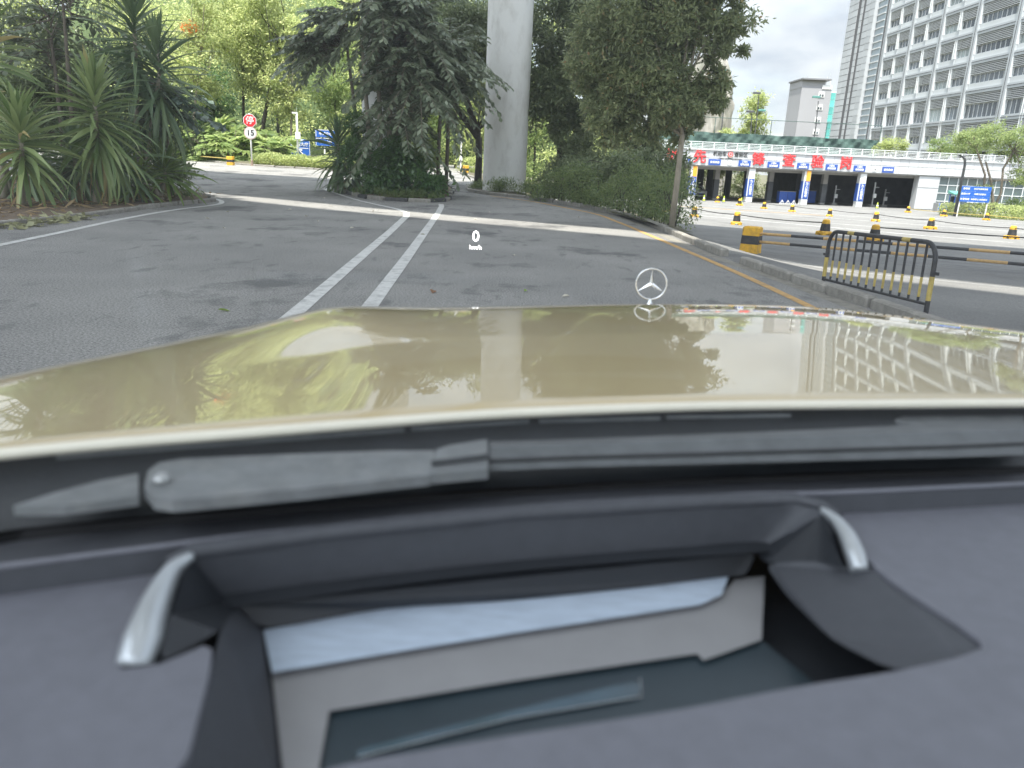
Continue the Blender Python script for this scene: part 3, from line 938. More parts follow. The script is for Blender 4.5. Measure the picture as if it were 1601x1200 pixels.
# grey fishtail palm in the left bed
fr = arch_fronds(rs0, [(-10.15, 22.3, 2.6), (-9.9, 22.0, 2.9), (-10.4, 22.6, 3.1)], 26, 1.5, el=(-10, 45), sag=(0.2, 0.5))
frond_plant('fishtail_palm', 'grey-green fishtail palm behind the dracaenas of the left bed', (-10.2, 22.4, 0.1), fr, LM_FISH_GREY, 0.36, 0.17, 21, pairs=13, wedge=True, stems=[[(-10.2, 22.4, 0.0), (-10.15, 22.35, 1.5), (-10.1, 22.3, 3.0)], [(-10.5, 22.6, 0.0), (-10.45, 22.6, 1.6), (-10.4, 22.6, 3.1)]])
fr = arch_fronds(rs0, [(-12.6, 21.5, 4.6), (-12.0, 21.5, 5.0), (-13.0, 22.0, 3.9)], 30, 1.9, el=(-15, 70), sag=(0.2, 0.6))
frond_plant('fishtail_palm', 'fishtail palm with jagged leaflets above the left bed at the top edge', (-12.5, 21.6, 0.1), fr, LM_FISH, 0.34, 0.13, 22, pairs=14, wedge=True, stems=[[(-12.5, 21.6, 0.0), (-12.3, 21.5, 2.5), (-12.2, 21.5, 5.0)], [(-12.9, 21.8, 0.0), (-12.8, 21.8, 2.2), (-12.8, 21.8, 4.2)]])
tree('shrub', 'dark leafy undergrowth shrub filling the back of the left bed', (-12.2, 22.8, 0.1), [(-12.2, 22.8, 0.0), (-12.2, 22.8, 0.6), (-12.2, 22.8, 1.2)], [((-12.4, 22.6, 1.3), (3.0, 1.2, 1.4)), ((-13.2, 22.4, 2.6), (2.2, 1.0, 1.2)), ((-10.4, 23.0, 1.0), (1.0, 0.9, 1.0)), ((-13.0, 23.6, 4.2), (2.6, 1.0, 1.6)), ((-11.2, 23.4, 3.2), (1.2, 0.9, 1.2))], 17000, 0.20, 0.07, LM_DARK, seed=23, clumps=110, cr=0.30, r0=0.08, r1=0.03, cat='shrub')

# --- centre island: fishtail palms round the second column
roots = [(-5.0, 28.3, 6.6), (-4.6, 28.6, 6.9), (-4.3, 28.6, 6.2), (-3.9, 28.5, 5.7), (-4.3, 28.0, 4.7), (-3.7, 28.2, 4.2), (-4.4, 28.1, 3.3)]
fr = arch_fronds(rs0, roots, 210, 2.3, el=(-35, 65), sag=(0.25, 0.65))
frond_plant('fishtail_palm', 'dense dark fishtail palm clump hiding the second column on the centre island', (-4.8, 28.6, 0.2), fr, LM_FISH, 0.40, 0.125, 24, pairs=24, wedge=True, stems=[[(-5.2, 28.5, 0.1), (-5.15, 28.4, 2.5), (-5.2, 28.3, 5.6)], [(-4.9, 28.7, 0.1), (-4.85, 28.6, 2.6), (-4.6, 28.6, 6.6)], [(-4.2, 28.6, 0.1), (-4.1, 28.5, 2.4), (-3.9, 28.5, 5.5)], [(-5.5, 28.7, 0.1), (-5.6, 28.6, 2.4), (-5.8, 28.5, 5.4)]], stemr=0.075, rachis=M_BARK_PALE)
fr = arch_fronds(rs0, [(-3.3, 29.6, 4.6), (-3.0, 29.6, 3.8), (-2.6, 29.9, 5.0), (-2.9, 30.2, 5.9)], 80, 2.1, el=(-35, 60), sag=(0.25, 0.6))
frond_plant('fishtail_palm', 'fishtail palm with brownish leaflets leaning right on the centre island', (-3.1, 29.7, 0.2), fr, LM_FISH, 0.36, 0.115, 25, pairs=22, wedge=True, stems=[[(-3.2, 29.7, 0.1), (-3.15, 29.65, 2.4), (-3.0, 29.6, 4.9)], [(-2.9, 30.0, 0.1), (-2.85, 30.0, 2.6), (-2.7, 30.0, 5.6)]], stemr=0.06)
fr = arch_fronds(rs0, [(-6.9, 30.0, 5.7), (-7.3, 29.6, 5.4), (-6.5, 29.6, 6.4)], 50, 1.9, el=(-20, 35), sag=(0.25, 0.6), az=(120, 250))
frond_plant('fishtail_palm', 'fishtail palm arching left over the road from the centre island', (-6.4, 30.6, 0.2), fr, LM_FISH, 0.38, 0.12, 26, pairs=22, wedge=True, stems=[[(-6.4, 30.6, 0.1), (-6.45, 30.4, 3.0), (-6.7, 29.9, 6.0)]], stemr=0.06)
tree('shrub', 'bushy dark green shrub spilling over the centre island kerb', (-3.6, 27.2, 0.2), None, [((-3.9, 27.4, 0.75), (1.25, 0.6, 0.7)), ((-5.0, 27.7, 0.85), (0.9, 0.7, 0.8)), ((-3.2, 27.1, 0.55), (0.6, 0.5, 0.5)), ((-4.4, 27.6, 1.5), (0.9, 0.6, 0.6))], 7000, 0.20, 0.10, LM_GLOSS, seed=27, clumps=120, cr=0.34, cat='shrub', crown_name='foliage', shell=0.35)
tree('shrub', 'bright green rounded shrub glowing among the palms of the centre island', (-3.5, 28.3, 0.2), None, [((-3.55, 28.0, 1.55), (0.42, 0.35, 0.6))], 1600, 0.16, 0.07, LM_BRIGHT, seed=28, clumps=26, cr=0.5, cat='shrub', crown_name='foliage', shell=0.2)
tree('shrub', 'feathery mid-green shrub beside the second column and the dracaena', (-6.2, 29.0, 0.2), None, [((-6.1, 28.9, 2.6), (0.75, 0.6, 0.7)), ((-5.9, 28.5, 1.5), (0.7, 0.6, 0.9))], 3600, 0.14, 0.05, LM_GLOSS, seed=29, clumps=60, cr=0.34, cat='shrub', crown_name='foliage', shell=0.3)
tree('ground_cover', 'low grassy fringe along the front kerb of the centre island', (-4.0, 26.4, 0.15), None, [((-3.9, 26.35, 0.22), (1.4, 0.25, 0.16)), ((-5.6, 27.5, 0.2), (0.4, 0.6, 0.15)), ((-6.9, 29.8, 0.2), (0.4, 0.5, 0.15))], 1800, 0.20, 0.022, LM_BUSH, seed=30, clumps=60, cr=0.3, cat='ground cover', crown_name='foliage', shell=0.1, droop=-0.7)

# --- verge right of the column
tree('ficus_tree', 'dark spreading tree with bare leaning limbs just left of the white column', (-2.15, 38.5, 0.3), [(-2.15, 38.5, 0.2), (-2.1, 38.4, 1.6), (-2.2, 38.3, 2.9)],
     [((-3.4, 37.5, 6.6), (2.4, 2.0, 2.2)), ((-1.6, 38.2, 7.6), (2.2, 2.0, 1.9)), ((-4.6, 38.0, 4.9), (1.7, 1.4, 1.2)), ((-1.1, 37.2, 4.6), (1.4, 1.0, 1.0))], 26000, 0.20, 0.085, LM_DARK, M_BARK_DARK, seed=31, clumps=130, cr=0.26, limbs=26, r0=0.2, r1=0.13,
     extra_trunks=([(-2.2, 38.3, 2.6), (-3.0, 38.0, 3.6), (-4.2, 37.8, 5.2)], [(-2.2, 38.3, 2.8), (-2.9, 38.1, 4.6), (-3.2, 37.8, 6.4)]))
tree('ficus_tree', 'dense dark tree standing close behind the right side of the white column', (1.7, 35.8, 0.1), [(1.7, 35.8, 0.0), (1.75, 35.7, 1.5), (1.7, 35.6, 3.2)],
     [((1.9, 34.8, 7.2), (1.9, 1.8, 2.2)), ((1.4, 34.2, 4.6), (1.4, 1.4, 1.6)), ((2.3, 34.4, 2.9), (1.1, 1.1, 1.2)), ((3.4, 35.4, 5.6), (1.6, 1.5, 2.0))], 34000, 0.21, 0.09, LM_DARK, M_BARK_DARK, seed=32, clumps=190, cr=0.27, limbs=24, r0=0.24, r1=0.12,
     extra_trunks=([(1.7, 35.7, 1.0), (2.3, 35.3, 2.6), (2.9, 35.0, 4.4)],))
tree('street_tree', 'olive-green tree on a thin straight trunk beside the right kerb', (3.95, 19.8, 0.05), [(3.95, 19.8, -0.05), (3.98, 19.8, 1.2), (3.99, 19.8, 2.3), (3.8, 19.95, 3.0)],
     [((2.9, 20.2, 5.0), (1.55, 1.4, 1.4)), ((3.3, 20.0, 3.5), (1.25, 1.1, 0.85)), ((2.3, 20.4, 3.3), (0.8, 0.8, 0.9)), ((4.4, 20.2, 5.2), (1.05, 1.0, 0.95)), ((3.0, 20.3, 6.4), (2.0, 1.5, 1.0)), ((2.5, 20.4, 2.5), (0.9, 0.7, 0.5)), ((3.6, 20.2, 2.6), (0.8, 0.7, 0.45)), ((1.8, 20.8, 4.2), (0.8, 0.8, 1.2)), ((4.35, 19.9, 2.75), (0.35, 0.35, 0.22)), ((3.85, 19.5, 2.75), (0.75, 0.5, 0.5)), ((3.2, 19.4, 3.1), (0.7, 0.5, 0.6)), ((4.7, 20.0, 3.5), (0.55, 0.6, 0.5)), ((5.0, 20.1, 4.4), (0.55, 0.6, 0.5))], 80000, 0.14, 0.056, LM_MID, M_BARK_PALE, seed=33, clumps=420, cr=0.24, limbs=16, r0=0.085, r1=0.06)
tree('hedge_shrub', 'dark leafy shrub under the trees right of the column', (3.9, 27.5, 0.0), [(3.9, 27.5, -0.2), (3.9, 27.5, 0.6), (3.9, 27.5, 1.4)],
     [((3.6, 27.0, 1.4), (1.1, 0.9, 0.8)), ((4.7, 26.0, 1.5), (0.9, 0.9, 0.8)), ((2.4, 28.8, 1.1), (1.0, 0.9, 0.7)), ((5.0, 27.6, 0.6), (0.9, 0.8, 0.8))], 15000, 0.14, 0.065, LM_DARK, M_BARK_DARK, seed=35, clumps=140, cr=0.3, limbs=30, r0=0.06, r1=0.04, cat='shrub', crown_name='foliage', shell=0.35)
tree('ground_cover', 'ragged weeds along the road edge between the column and the right kerb', (0.4, 30.0, 0.2), None, [((0.9, 29.2, 0.35), (0.9, 0.5, 0.22)), ((2.3, 27.4, 0.35), (0.7, 0.7, 0.25)), ((-0.7, 32.2, 0.5), (0.9, 0.35, 0.35)), ((0.2, 31.6, 0.5), (0.8, 0.4, 0.35)), ((-1.9, 34.6, 0.4), (0.3, 0.8, 0.3))], 4200, 0.15, 0.030, LM_BUSH, seed=36, clumps=120, cr=0.3, cat='ground cover', crown_name='foliage', shell=0.2, droop=-0.5)
tree('garden_tree', 'tree rooted behind the street tree filling the sky right of the dark ficus', (5.2, 31.0, -0.6), [(5.2, 31.0, -0.7), (5.1, 31.0, 1.2), (4.9, 31.0, 3.6)],
     [((4.4, 31.0, 6.3), (2.3, 1.8, 1.9)), ((5.6, 31.2, 7.4), (1.7, 1.5, 1.1)), ((3.4, 31.0, 4.4), (1.4, 1.2, 1.2)), ((5.6, 31.0, 4.3), (1.0, 1.0, 0.9)), ((4.5, 30.6, 2.4), (1.1, 1.0, 0.9))], 24000, 0.17, 0.07, LM_MID, M_BARK_DARK, seed=37, clumps=150, cr=0.24, limbs=30, r0=0.15, r1=0.08)

# --- far side of the left road
def hedge(name, label, P, w, h, n, L, W, lm, seed, stems=True, cat='hedge', uneven=0.12, density=1, lift=0.0):
    rs = np.random.RandomState(seed)
    pts = resample(P, 0.5)
    A = np.array([(q.x, q.y) for q in pts])
    k = rs.randint(0, len(A) - 1, n)
    f = rs.rand(n)[:, None]
    q = A[k] * (1 - f) + A[k + 1] * f
    bumpy = 1 + uneven * np.sin(q[:, 0] * 3.1 + seed) + uneven * np.sin(q[:, 1] * 2.3 + q[:, 0])
    a = rs.rand(n) * 2 * math.pi
    rr = np.sqrt(rs.rand(n)) ** 0.5
    tdir = (A[-1] - A[0]) / np.linalg.norm(A[-1] - A[0]); nd = np.array([-tdir[1], tdir[0]])
    lat = np.clip(np.cos(a) * rr * 1.25, -1, 1); ver = np.clip(np.sin(a) * rr * 1.25, -1, 1)
    Pp = np.zeros((n, 3))
    Pp[:, :2] = q + nd * (lat * w / 2)[:, None]
    z0 = terr(Pp[:, 0], Pp[:, 1])
    Pp[:, 2] = z0 + 0.12 + lift * rs.rand(n) + (ver * 0.5 + 0.5) * h * bumpy * (1 - 0.25 * rs.rand(n) * (density > 1))
    D = rs.normal(size=(n, 3)); D[:, :2] += nd * lat[:, None]; D[:, 2] += ver * 0.8
    N = rs.normal(size=(n, 3)) * 0.6 + np.array([0, 0, 1])
    V, F = leaf_cloud(Pp, D, N, L * rs.uniform(0.7, 1.3, n), W * rs.uniform(0.7, 1.3, n))
    base = (A[0][0], A[0][1], tz(A[0][0], A[0][1]))
    t = thing(name, label, cat, base)
    link('foliage', fast_mesh('foliage', V - np.array(base), F, lm), t)
    mb = MB()
    for i in range(0, len(A) * density, 1):
        x, y = A[i % len(A)] + (rs.uniform(-0.25, 0.25, 2) if density > 1 else 0); z = tz(x, y)
        mb.tube([(x, y, z - 0.05), (x + rs.uniform(-.1, .1), y, z + h * 0.4), (x + rs.uniform(-.25, .25), y + rs.uniform(-.1, .1), z + h * 0.95)], [0.018, 0.013, 0.006], 5)
    mb.build('stem', M_BARK_DARK, t)
    return t
hedge('hedge', 'low bright hedge behind the stop sign along the far road', [(-18.0, 52.8), (-14.8, 51.6), (-11.5, 50.4), (-9.3, 50.2)], 1.3, 0.62, 8000, 0.17, 0.09, LM_LIME, 41)
hedge('hedge', 'low bright hedge seen through the gap left of the white column', [(-4.6, 57.0), (-2.8, 56.0), (0.0, 55.0)], 1.2, 0.9, 2600, 0.17, 0.09, LM_LIME, 42)
hedge('hedge', 'clipped bright hedge in front of the glazed end of the gate building', [(44.2, 80.6), (45.5, 72.0), (48.5, 66.5), (56, 62)], 2.0, 1.0, 9000, 0.22, 0.11, LM_LIME, 43)

hedge('hedge_shrub', 'leggy open shrub along the right kerb left of the thin trunk', [(1.3, 29.2), (2.1, 27.6), (3.0, 25.4), (3.75, 23.0), (4.0, 21.2), (4.25, 20.1)], 1.1, 1.0, 15000, 0.09, 0.042, LM_BUSH, 34, cat='shrub', uneven=0.30, density=3, lift=0.22)
tree('shrub', 'dark shrub filling the space behind the weeds right of the column', (2.4, 32.6, 0.0), None, [((1.6, 32.2, 1.0), (1.0, 0.8, 0.9)), ((3.0, 31.2, 1.1), (1.2, 0.9, 1.0)), ((2.4, 33.0, 2.0), (1.2, 0.8, 0.8))], 9000, 0.15, 0.07, LM_DARK, seed=39, clumps=110, cr=0.32, cat='shrub', crown_name='foliage', shell=0.35)

def fan_palm(label, base, n, ln, seed, lm, group='fan palms beyond the far road'):
    rs = np.random.RandomState(seed)
    t = thing('fan_palm', label, 'palm', base, group=group)
    VV, FF = [], []
    mb = MB()
    cnt = 0
    for i in range(n):
        a = rs.rand() * 2 * math.pi; e = R(rs.uniform(5, 75))
        d = np.array([math.cos(a) * math.cos(e), math.sin(a) * math.cos(e), math.sin(e)])
        stalk = ln * rs.uniform(0.5, 1.0)
        c = np.array(base) + np.array([rs.uniform(-.5, .5), rs.uniform(-.5, .5), 0.15]) + d * stalk + np.array([0, 0, -0.12 * stalk])
        mb.tube([tuple(np.array(base) + np.array([0, 0, 0.1])), tuple((c + np.array(base)) / 2 + np.array([0, 0, 0.1])), tuple(c)], [0.03, 0.02, 0.014], 5, caps=False)
        fr_ = ln * rs.uniform(0.38, 0.55)
        side = np.cross(d, [0, 0, 1.0]); side /= np.linalg.norm(side) + 1e-9
        fwd = d * 0.8 + np.array([0, 0, -0.55]); fwd /= np.linalg.norm(fwd)
        k = 15
        ang = np.linspace(-1.9, 1.9, k) + rs.normal(size=k) * 0.05
        D = np.cos(ang)[:, None] * fwd + np.sin(ang)[:, None] * side
        N = np.tile(np.cross(side, fwd), (k, 1)) + rs.normal(size=(k, 3)) * 0.15
        D[:, 2] -= 0.12 + 0.2 * rs.rand(k)
        V, F = leaf_cloud(np.tile(c, (k, 1)), D, N, fr_ * rs.uniform(0.85, 1.1, k), np.full(k, fr_ * 0.24), fold=0.3)
        VV.append(V); FF.append(F + cnt); cnt += len(V)
    link('crown', fast_mesh('crown', np.concatenate(VV) - np.array(base), np.concatenate(FF), lm), t)
    mb.build('trunk', M_BARK, t)
    return t
for i, (x, y, n, ln, lab) in enumerate(((-26.0, 61.5, 34, 3.2, 'fan palm clump nearest the left bed beyond the far road'), (-23.6, 59.2, 34, 3.0, 'tall fan palm clump beyond the far road left of the stop sign'), (-21.4, 57.5, 30, 2.6, 'fan palm right behind the striped kerb block by the far road'), (-19.4, 58.5, 30, 2.6, 'fan palm clump behind the stop sign'), (-22.3, 63.0, 30, 3.4, 'fan palm at the back, against the tree trunks'), (-17.4, 56.0, 20, 1.9, 'small fan palm right of the stop sign'))):
    fan_palm(lab, (x, y, tz(x, y) + 0.1), n, ln, 50 + i, LM_BRIGHT)

def far_tree(label, x, y, h, w, seed, lm, n, L=0.30, bm=None, trunk_r=0.13, lean=0.0, low=0.35, group='sunlit trees beyond the far road'):
    z = tz(x, y)
    rs = np.random.RandomState(seed + 500)
    top = (x + lean, y, z + h * 0.62)
    ell = []
    for k in range(5):
        zz = z + h * (low + (0.95 - low) * (k + 0.5) / 5)
        ell.append(((x + lean * (k + 1) / 5 + rs.uniform(-.35, .35) * w, y + rs.uniform(-.3, .3) * w, zz), (w * rs.uniform(0.55, 0.85) * (1.0 if 0 < k < 4 else 0.75), w * rs.uniform(0.5, 0.7), h * 0.13)))
    return tree('background_tree', label, (x, y, z), [(x, y, z - 0.1), (x + lean * 0.25, y, z + h * 0.2), (x + lean * 0.6, y, z + h * 0.42), top], ell, n, L, L * 0.42, lm, bm or M_BARK_DARK, seed=seed, clumps=90, cr=0.34, limbs=18, r0=trunk_r, r1=trunk_r * 0.4, group=group, shell=0.3)
far_tree('pale green tree on a thin leaning trunk at the edge of the left bed', -25.5, 60.0, 12.5, 3.2, 61, LM_LIME, 6500, lean=1.4, bm=M_BARK_PALE)
far_tree('sunlit tree with a dark forked trunk behind the stop sign', -21.2, 62.5, 13.5, 3.4, 62, LM_LIME, 7000, lean=2.2, low=0.42, trunk_r=0.22)
far_tree('sunlit tree on a straight dark trunk left of the stop sign', -22.8, 64.0, 13.5, 3.2, 63, LM_LIME, 7000, lean=0.4, low=0.42, trunk_r=0.16)
far_tree('yellow-green tree with a slim pale trunk left of the curved lamp post', -18.4, 62.0, 12.0, 3.0, 64, LM_LIME, 6500, lean=0.5, low=0.3, bm=M_BARK_PALE, trunk_r=0.11)
far_tree('deep green round tree under the sunlit crowns at the left', -25.8, 66.0, 7.5, 3.0, 65, LM_GLOSS, 5500, low=0.2)
far_tree('tall bright tree at the back above the blue arrow sign', -15.8, 66.5, 15.0, 3.6, 66, LM_BRIGHT, 7500, low=0.22)
far_tree('yellowish tree behind the centre island at the far roadside', -11.8, 62.0, 13.0, 3.4, 67, LM_LIME, 7000, low=0.2)
far_tree('bright small tree lit in the gap left of the white column', -3.2, 60.5, 8.5, 2.6, 68, LM_LIME, 5000, low=0.2, L=0.26)
far_tree('sunlit tree beyond the gap, close to the white column', -5.6, 66.0, 12.0, 3.4, 69, LM_BRIGHT, 6000, low=0.15)
far_tree('tall pale tree rising behind the left bed', -30.5, 63.0, 14.0, 3.6, 70, LM_LIME, 7000, low=0.2)
far_tree('bright tree behind the dark ficus right of the column', 1.0, 62.0, 10.5, 3.4, 71, LM_BRIGHT, 6000, low=0.15)
far_tree('mid-green tree at the far end of the passage by the column', -8.4, 68.0, 11.0, 3.2, 72, LM_BRIGHT, 6000, low=0.12)
# blossoms in two of the crowns
for (c, r, s, lab) in (((-24.9, 60.0, 10.0), 0.7, 73, 'spray of orange blossom in the trees above the left bed'), ((-17.6, 62.0, 9.3), 0.4, 74, 'small orange blossom spray high in the middle tree')):
    V, F, cc = crown_cloud(np.random.RandomState(s), [(c, (r, r * 0.7, r * 0.5))], 260, 0.18, 0.12, 12, 0.5)
    o = link('blossom', fast_mesh('blossom', V - np.array(c), F, LM_FLOWER)); o.location = c
    tag(o, lab, 'blossom')
# wood on the hillside: one mass
rsw = np.random.RandomState(91)
ell = []
for i in range(46):
    a = rsw.uniform(-1, 1)
    ell.append(((-26 + a * 34, 84 + rsw.uniform(-6, 10), rsw.uniform(2, 17)), (4.5, 3.5, 3.2)))
for i in range(16):
    ell.append(((rsw.uniform(-12, 14), 92 + rsw.uniform(-6, 8), rsw.uniform(1, 9)), (3.5, 3.0, 2.6)))
V, F, cc = crown_cloud(rsw, ell, 60000, 0.42, 0.2, 900, 0.34, shell=0.3)
tag(link('woodland', fast_mesh('woodland', V, F, LM_LIME)), 'sunlit wood covering the hillside behind the far road', 'woodland', kind='stuff')

# ================================================================ lettering
def lettering(name, body, size, m, parent, loc, rot=(math.pi / 2, 0, 0), fat=0.0, ext=0.01, align='CENTER', sx=1.0):
    cu = bpy.data.curves.new('lettering', 'FONT')
    cu.body = body; cu.size = size; cu.align_x = align; cu.align_y = 'CENTER'
    cu.bevel_depth = fat * size; cu.bevel_resolution = 0; cu.extrude = ext; cu.resolution_u = 2
    cu.space_line = 1.0
    o = bpy.data.objects.new('lettering', cu)
    COL.objects.link(o)
    me = bpy.data.meshes.new_from_object(o.evaluated_get(bpy.context.evaluated_depsgraph_get()))
    bpy.data.objects.remove(o); bpy.data.curves.remove(cu)
    me.materials.clear(); me.materials.append(m)
    ob = link(name, me, parent)
    ob.location = loc; ob.rotation_euler = rot; ob.scale = (sx, 1, 1)
    return ob

# ================================================================ gate building
M_PANEL = mat('aluminium_panel', (0.51, 0.52, 0.53), 0.4, 0.04, 0.8, obj_var=0.06, dirt=(0.45, 0.45, 0.44), dirt_amt=0.4, dirt_scale=0.5)
M_JOINT = mat('dark_joint', (0.10, 0.10, 0.105), 0.8, 0.1, 3)
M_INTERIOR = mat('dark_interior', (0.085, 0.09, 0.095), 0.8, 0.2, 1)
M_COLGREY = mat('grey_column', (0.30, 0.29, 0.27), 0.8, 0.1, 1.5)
M_COLWHITE = mat('white_column', (0.62, 0.63, 0.63), 0.6, 0.06, 1.5)
M_TEALGLASS = mat('greyish_glass', (0.10, 0.135, 0.14), 0.08, 0.3, 0.35, spec=0.9, obj_var=0.25)
M_FRAME = mat('pale_frame', (0.66, 0.68, 0.68), 0.45, 0.05, 2)
M_NET = mat('green_net', (0.055, 0.10, 0.085), 0.8, 0.3, 0.5)
M_RAIL = mat('white_railing', (0.72, 0.74, 0.74), 0.45, 0.04, 2)

GA = R(5.0)
gate = thing('gate_building', 'long white vehicle inspection gate with red characters on its fascia', 'building', (6.0, 92.3, -2.0), GA)
GM = MB()
def gpart(name, m, fn, parent=gate, smooth=False):
    mb = MB(); fn(mb)
    return mb.build(name, m, parent, local=True, smooth=smooth)
gpart('roof_slab', M_JOINT, lambda b: b.box((36, 11, 4.95), (76, 21.5, 1.7)))
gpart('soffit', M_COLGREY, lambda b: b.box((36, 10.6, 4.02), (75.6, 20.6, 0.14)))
pm = MB(); pm.box((0, 0, 0), (1.17, 0.07, 0.86))
pme = bpy.data.meshes.new('fascia_panel'); pme.from_pydata(pm.v, [], pm.f); pme.materials.append(M_PANEL)
for i in range(62):
    for j in range(2):
        o = link('fascia_panel', pme, gate)
        o.location = (-1.0 + 1.2 * i, 0.22 + 0.004 * ((i * 7 + j * 3) % 3), 4.53 + 0.90 * j)
gpart('fascia_trim', M_FRAME, lambda b: b.box((36, 0.20, 5.92), (76, 0.30, 0.10)))
# railing
rl = gpart('railing', M_RAIL, lambda b: b.box((36, 0.25, 6.76), (76, 0.09, 0.07)))
pm = MB(); pm.box((0, 0, 0), (0.075, 0.075, 0.80))
pst = bpy.data.meshes.new('railing_post'); pst.from_pydata(pm.v, [], pm.f); pst.materials.append(M_RAIL)
for i in range(53):
    o = link('post', pst, rl); o.location = (-1.5 + 1.42 * i, 0.25, 6.36)
for k in range(4):
    gpart('rail', M_RAIL, lambda b: b.box((36, 0.25, 6.06 + 0.165 * k), (76, 0.045, 0.05)), rl)
for k in range(6):
    gpart('ceiling_beam', M_COLGREY, lambda b: b.box((36, 1.6 + 3.2 * k, 3.80), (75.4, 0.28, 0.30)))
# front columns with banners
def banner_text(col, body, size, loc, m=M_WLET):
    return lettering('lettering', '\n'.join(body), size, m, col, loc, fat=0.02)
for i, lx in enumerate((0.6, 7.7, 14.9, 22.1, 29.1, 36.2)):
    c = gpart('column', M_COLWHITE, lambda b: b.cbox((lx, 0.75, 2.0), (0.80, 0.80, 4.1), 0.03))
    gpart('blue_banner', M_BLUE_DEEP, lambda b: b.box((lx + 0.02, 0.32, 1.75), (0.62, 0.05, 2.05)), c)
    banner_text(c, '为人民服务', 0.36, (lx + 0.02, 0.285, 1.75))
    gpart('blue_banner', M_BLUE_DEEP, lambda b: b.box((lx - 0.44, 0.75, 1.75), (0.05, 0.66, 2.05)), c)
    gpart('plinth_band', M_BLUE, lambda b: b.box((lx, 0.75, 0.68), (0.83, 0.83, 0.07)), c)
    if i in (2, 4):
        gpart('orange_banner', M_ORANGE, lambda b: b.box((lx + 0.08, 0.32, 3.37), (0.50, 0.05, 1.25)), c)
for lx, ly in ((4.0, 4.5), (11.5, 4.5), (19.0, 4.0), (26.0, 4.0), (32.7, 3.2)):
    c = gpart('column', M_COLGREY, lambda b: b.cbox((lx, ly, 2.0), (0.62, 0.62, 3.98), 0.03))
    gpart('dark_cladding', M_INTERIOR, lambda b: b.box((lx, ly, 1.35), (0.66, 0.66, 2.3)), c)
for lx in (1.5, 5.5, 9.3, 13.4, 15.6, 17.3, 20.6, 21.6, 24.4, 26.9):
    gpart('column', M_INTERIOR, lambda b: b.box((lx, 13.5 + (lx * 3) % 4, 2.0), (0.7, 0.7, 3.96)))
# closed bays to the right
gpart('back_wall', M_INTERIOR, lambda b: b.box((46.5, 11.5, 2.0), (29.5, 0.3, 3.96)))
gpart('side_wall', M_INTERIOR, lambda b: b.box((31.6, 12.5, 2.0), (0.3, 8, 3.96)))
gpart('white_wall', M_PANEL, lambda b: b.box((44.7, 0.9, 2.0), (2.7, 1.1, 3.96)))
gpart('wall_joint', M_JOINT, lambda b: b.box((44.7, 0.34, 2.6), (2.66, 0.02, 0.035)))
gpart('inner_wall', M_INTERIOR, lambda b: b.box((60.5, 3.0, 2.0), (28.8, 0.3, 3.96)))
gf = gpart('glazed_wall', M_FRAME, lambda b: [b.box((46.1 + 1.25 * i, 0.62, 2.0), (0.09, 0.12, 3.96)) for i in range(24)] + [b.box((60.5, 0.625, 0.10 + 0.97 * j), (28.8, 0.11, 0.09)) for j in range(5)])
pm = MB(); pm.box((0, 0, 0), (1.15, 0.03, 0.87))
gme = bpy.data.meshes.new('glass_pane'); gme.from_pydata(pm.v, [], pm.f); gme.materials.append(M_TEALGLASS)
for i in range(14):
    for j in range(4):
        o = link('pane', gme, gf); o.location = (46.73 + 1.25 * i, 0.63, 0.585 + 0.97 * j)
# writing on the fascia
for ch, lx, z in (('党', 4.4, 5.0), ('员', 11.9, 5.0), ('先', 15.35, 5.0), ('锋', 22.55, 5.0), ('查', 26.35, 5.0), ('验', 29.95, 5.0), ('岗', 33.55, 5.0)):
    lettering('red_character', ch, 1.6, M_REDCHAR, gate, (lx, 0.12, z), fat=0.024, ext=0.03)
lettering('lettering', '机动车', 0.56, M_INK, gate, (17.75, 0.15, 5.46), fat=0.012)
lettering('lettering', '查验区', 0.56, M_INK, gate, (20.35, 0.15, 5.46), fat=0.012)
lettering('lettering', 'Motor vehicle inspection area', 0.23, M_INK, gate, (19.1, 0.15, 4.98), fat=0.01)
em = gpart('emblem', M_REDCHAR, lambda b: b.tube([(19.05, 0.17, 5.5), (19.05, 0.12, 5.5)], 0.30, 20))
gpart('emblem_wreath', mat('wreath_grey', (0.35, 0.28, 0.24), 0.6, 0.2, 4), lambda b: b.tube([(19.05 + 0.34 * math.cos(a), 0.14, 5.46 + 0.34 * math.sin(a)) for a in np.linspace(math.pi * 1.05, math.pi * 1.95, 9)], 0.06, 6), em)
gpart('emblem_ring', M_WLET, lambda b: b.tube([(19.05 + 0.17 * math.cos(a), 0.115, 5.5 + 0.17 * math.sin(a)) for a in np.linspace(0, 2 * math.pi, 17)], 0.025, 5), em)
sg = gpart('number_plate', M_WLET, lambda b: b.tube([(19.1, 0.18, 4.50), (19.1, 0.13, 4.50)], 0.27, 20))
lettering('lettering', '13', 0.34, M_INK, sg, (19.1, 0.118, 4.50), fat=0.01)
sg = gpart('number_plate', M_WLET, lambda b: b.box((37.3, 0.155, 4.50), (0.42, 0.05, 0.46)))
lettering('lettering', '15', 0.34, M_INK, sg, (37.3, 0.118, 4.50), fat=0.01)
for i, lx in enumerate((2.1, 13.45, 17.2, 20.9, 24.5, 28.2, 31.8, 35.35, 39.0)):
    s = gpart('blue_sign', M_BLUE_DEEP, lambda b: b.box((lx, 0.13, 4.52), (1.48, 0.08, 0.68)))
    if i in (2, 8):
        lettering('lettering', '查验通道', 0.29, M_WLET, s, (lx, 0.078, 4.50), fat=0.02)
    else:
        lettering('lettering', '小型车', 0.24, M_WLET, s, (lx, 0.078, 4.67), fat=0.02)
        lettering('lettering', '查验通道', 0.27, M_WLET, s, (lx, 0.078, 4.38), fat=0.02)

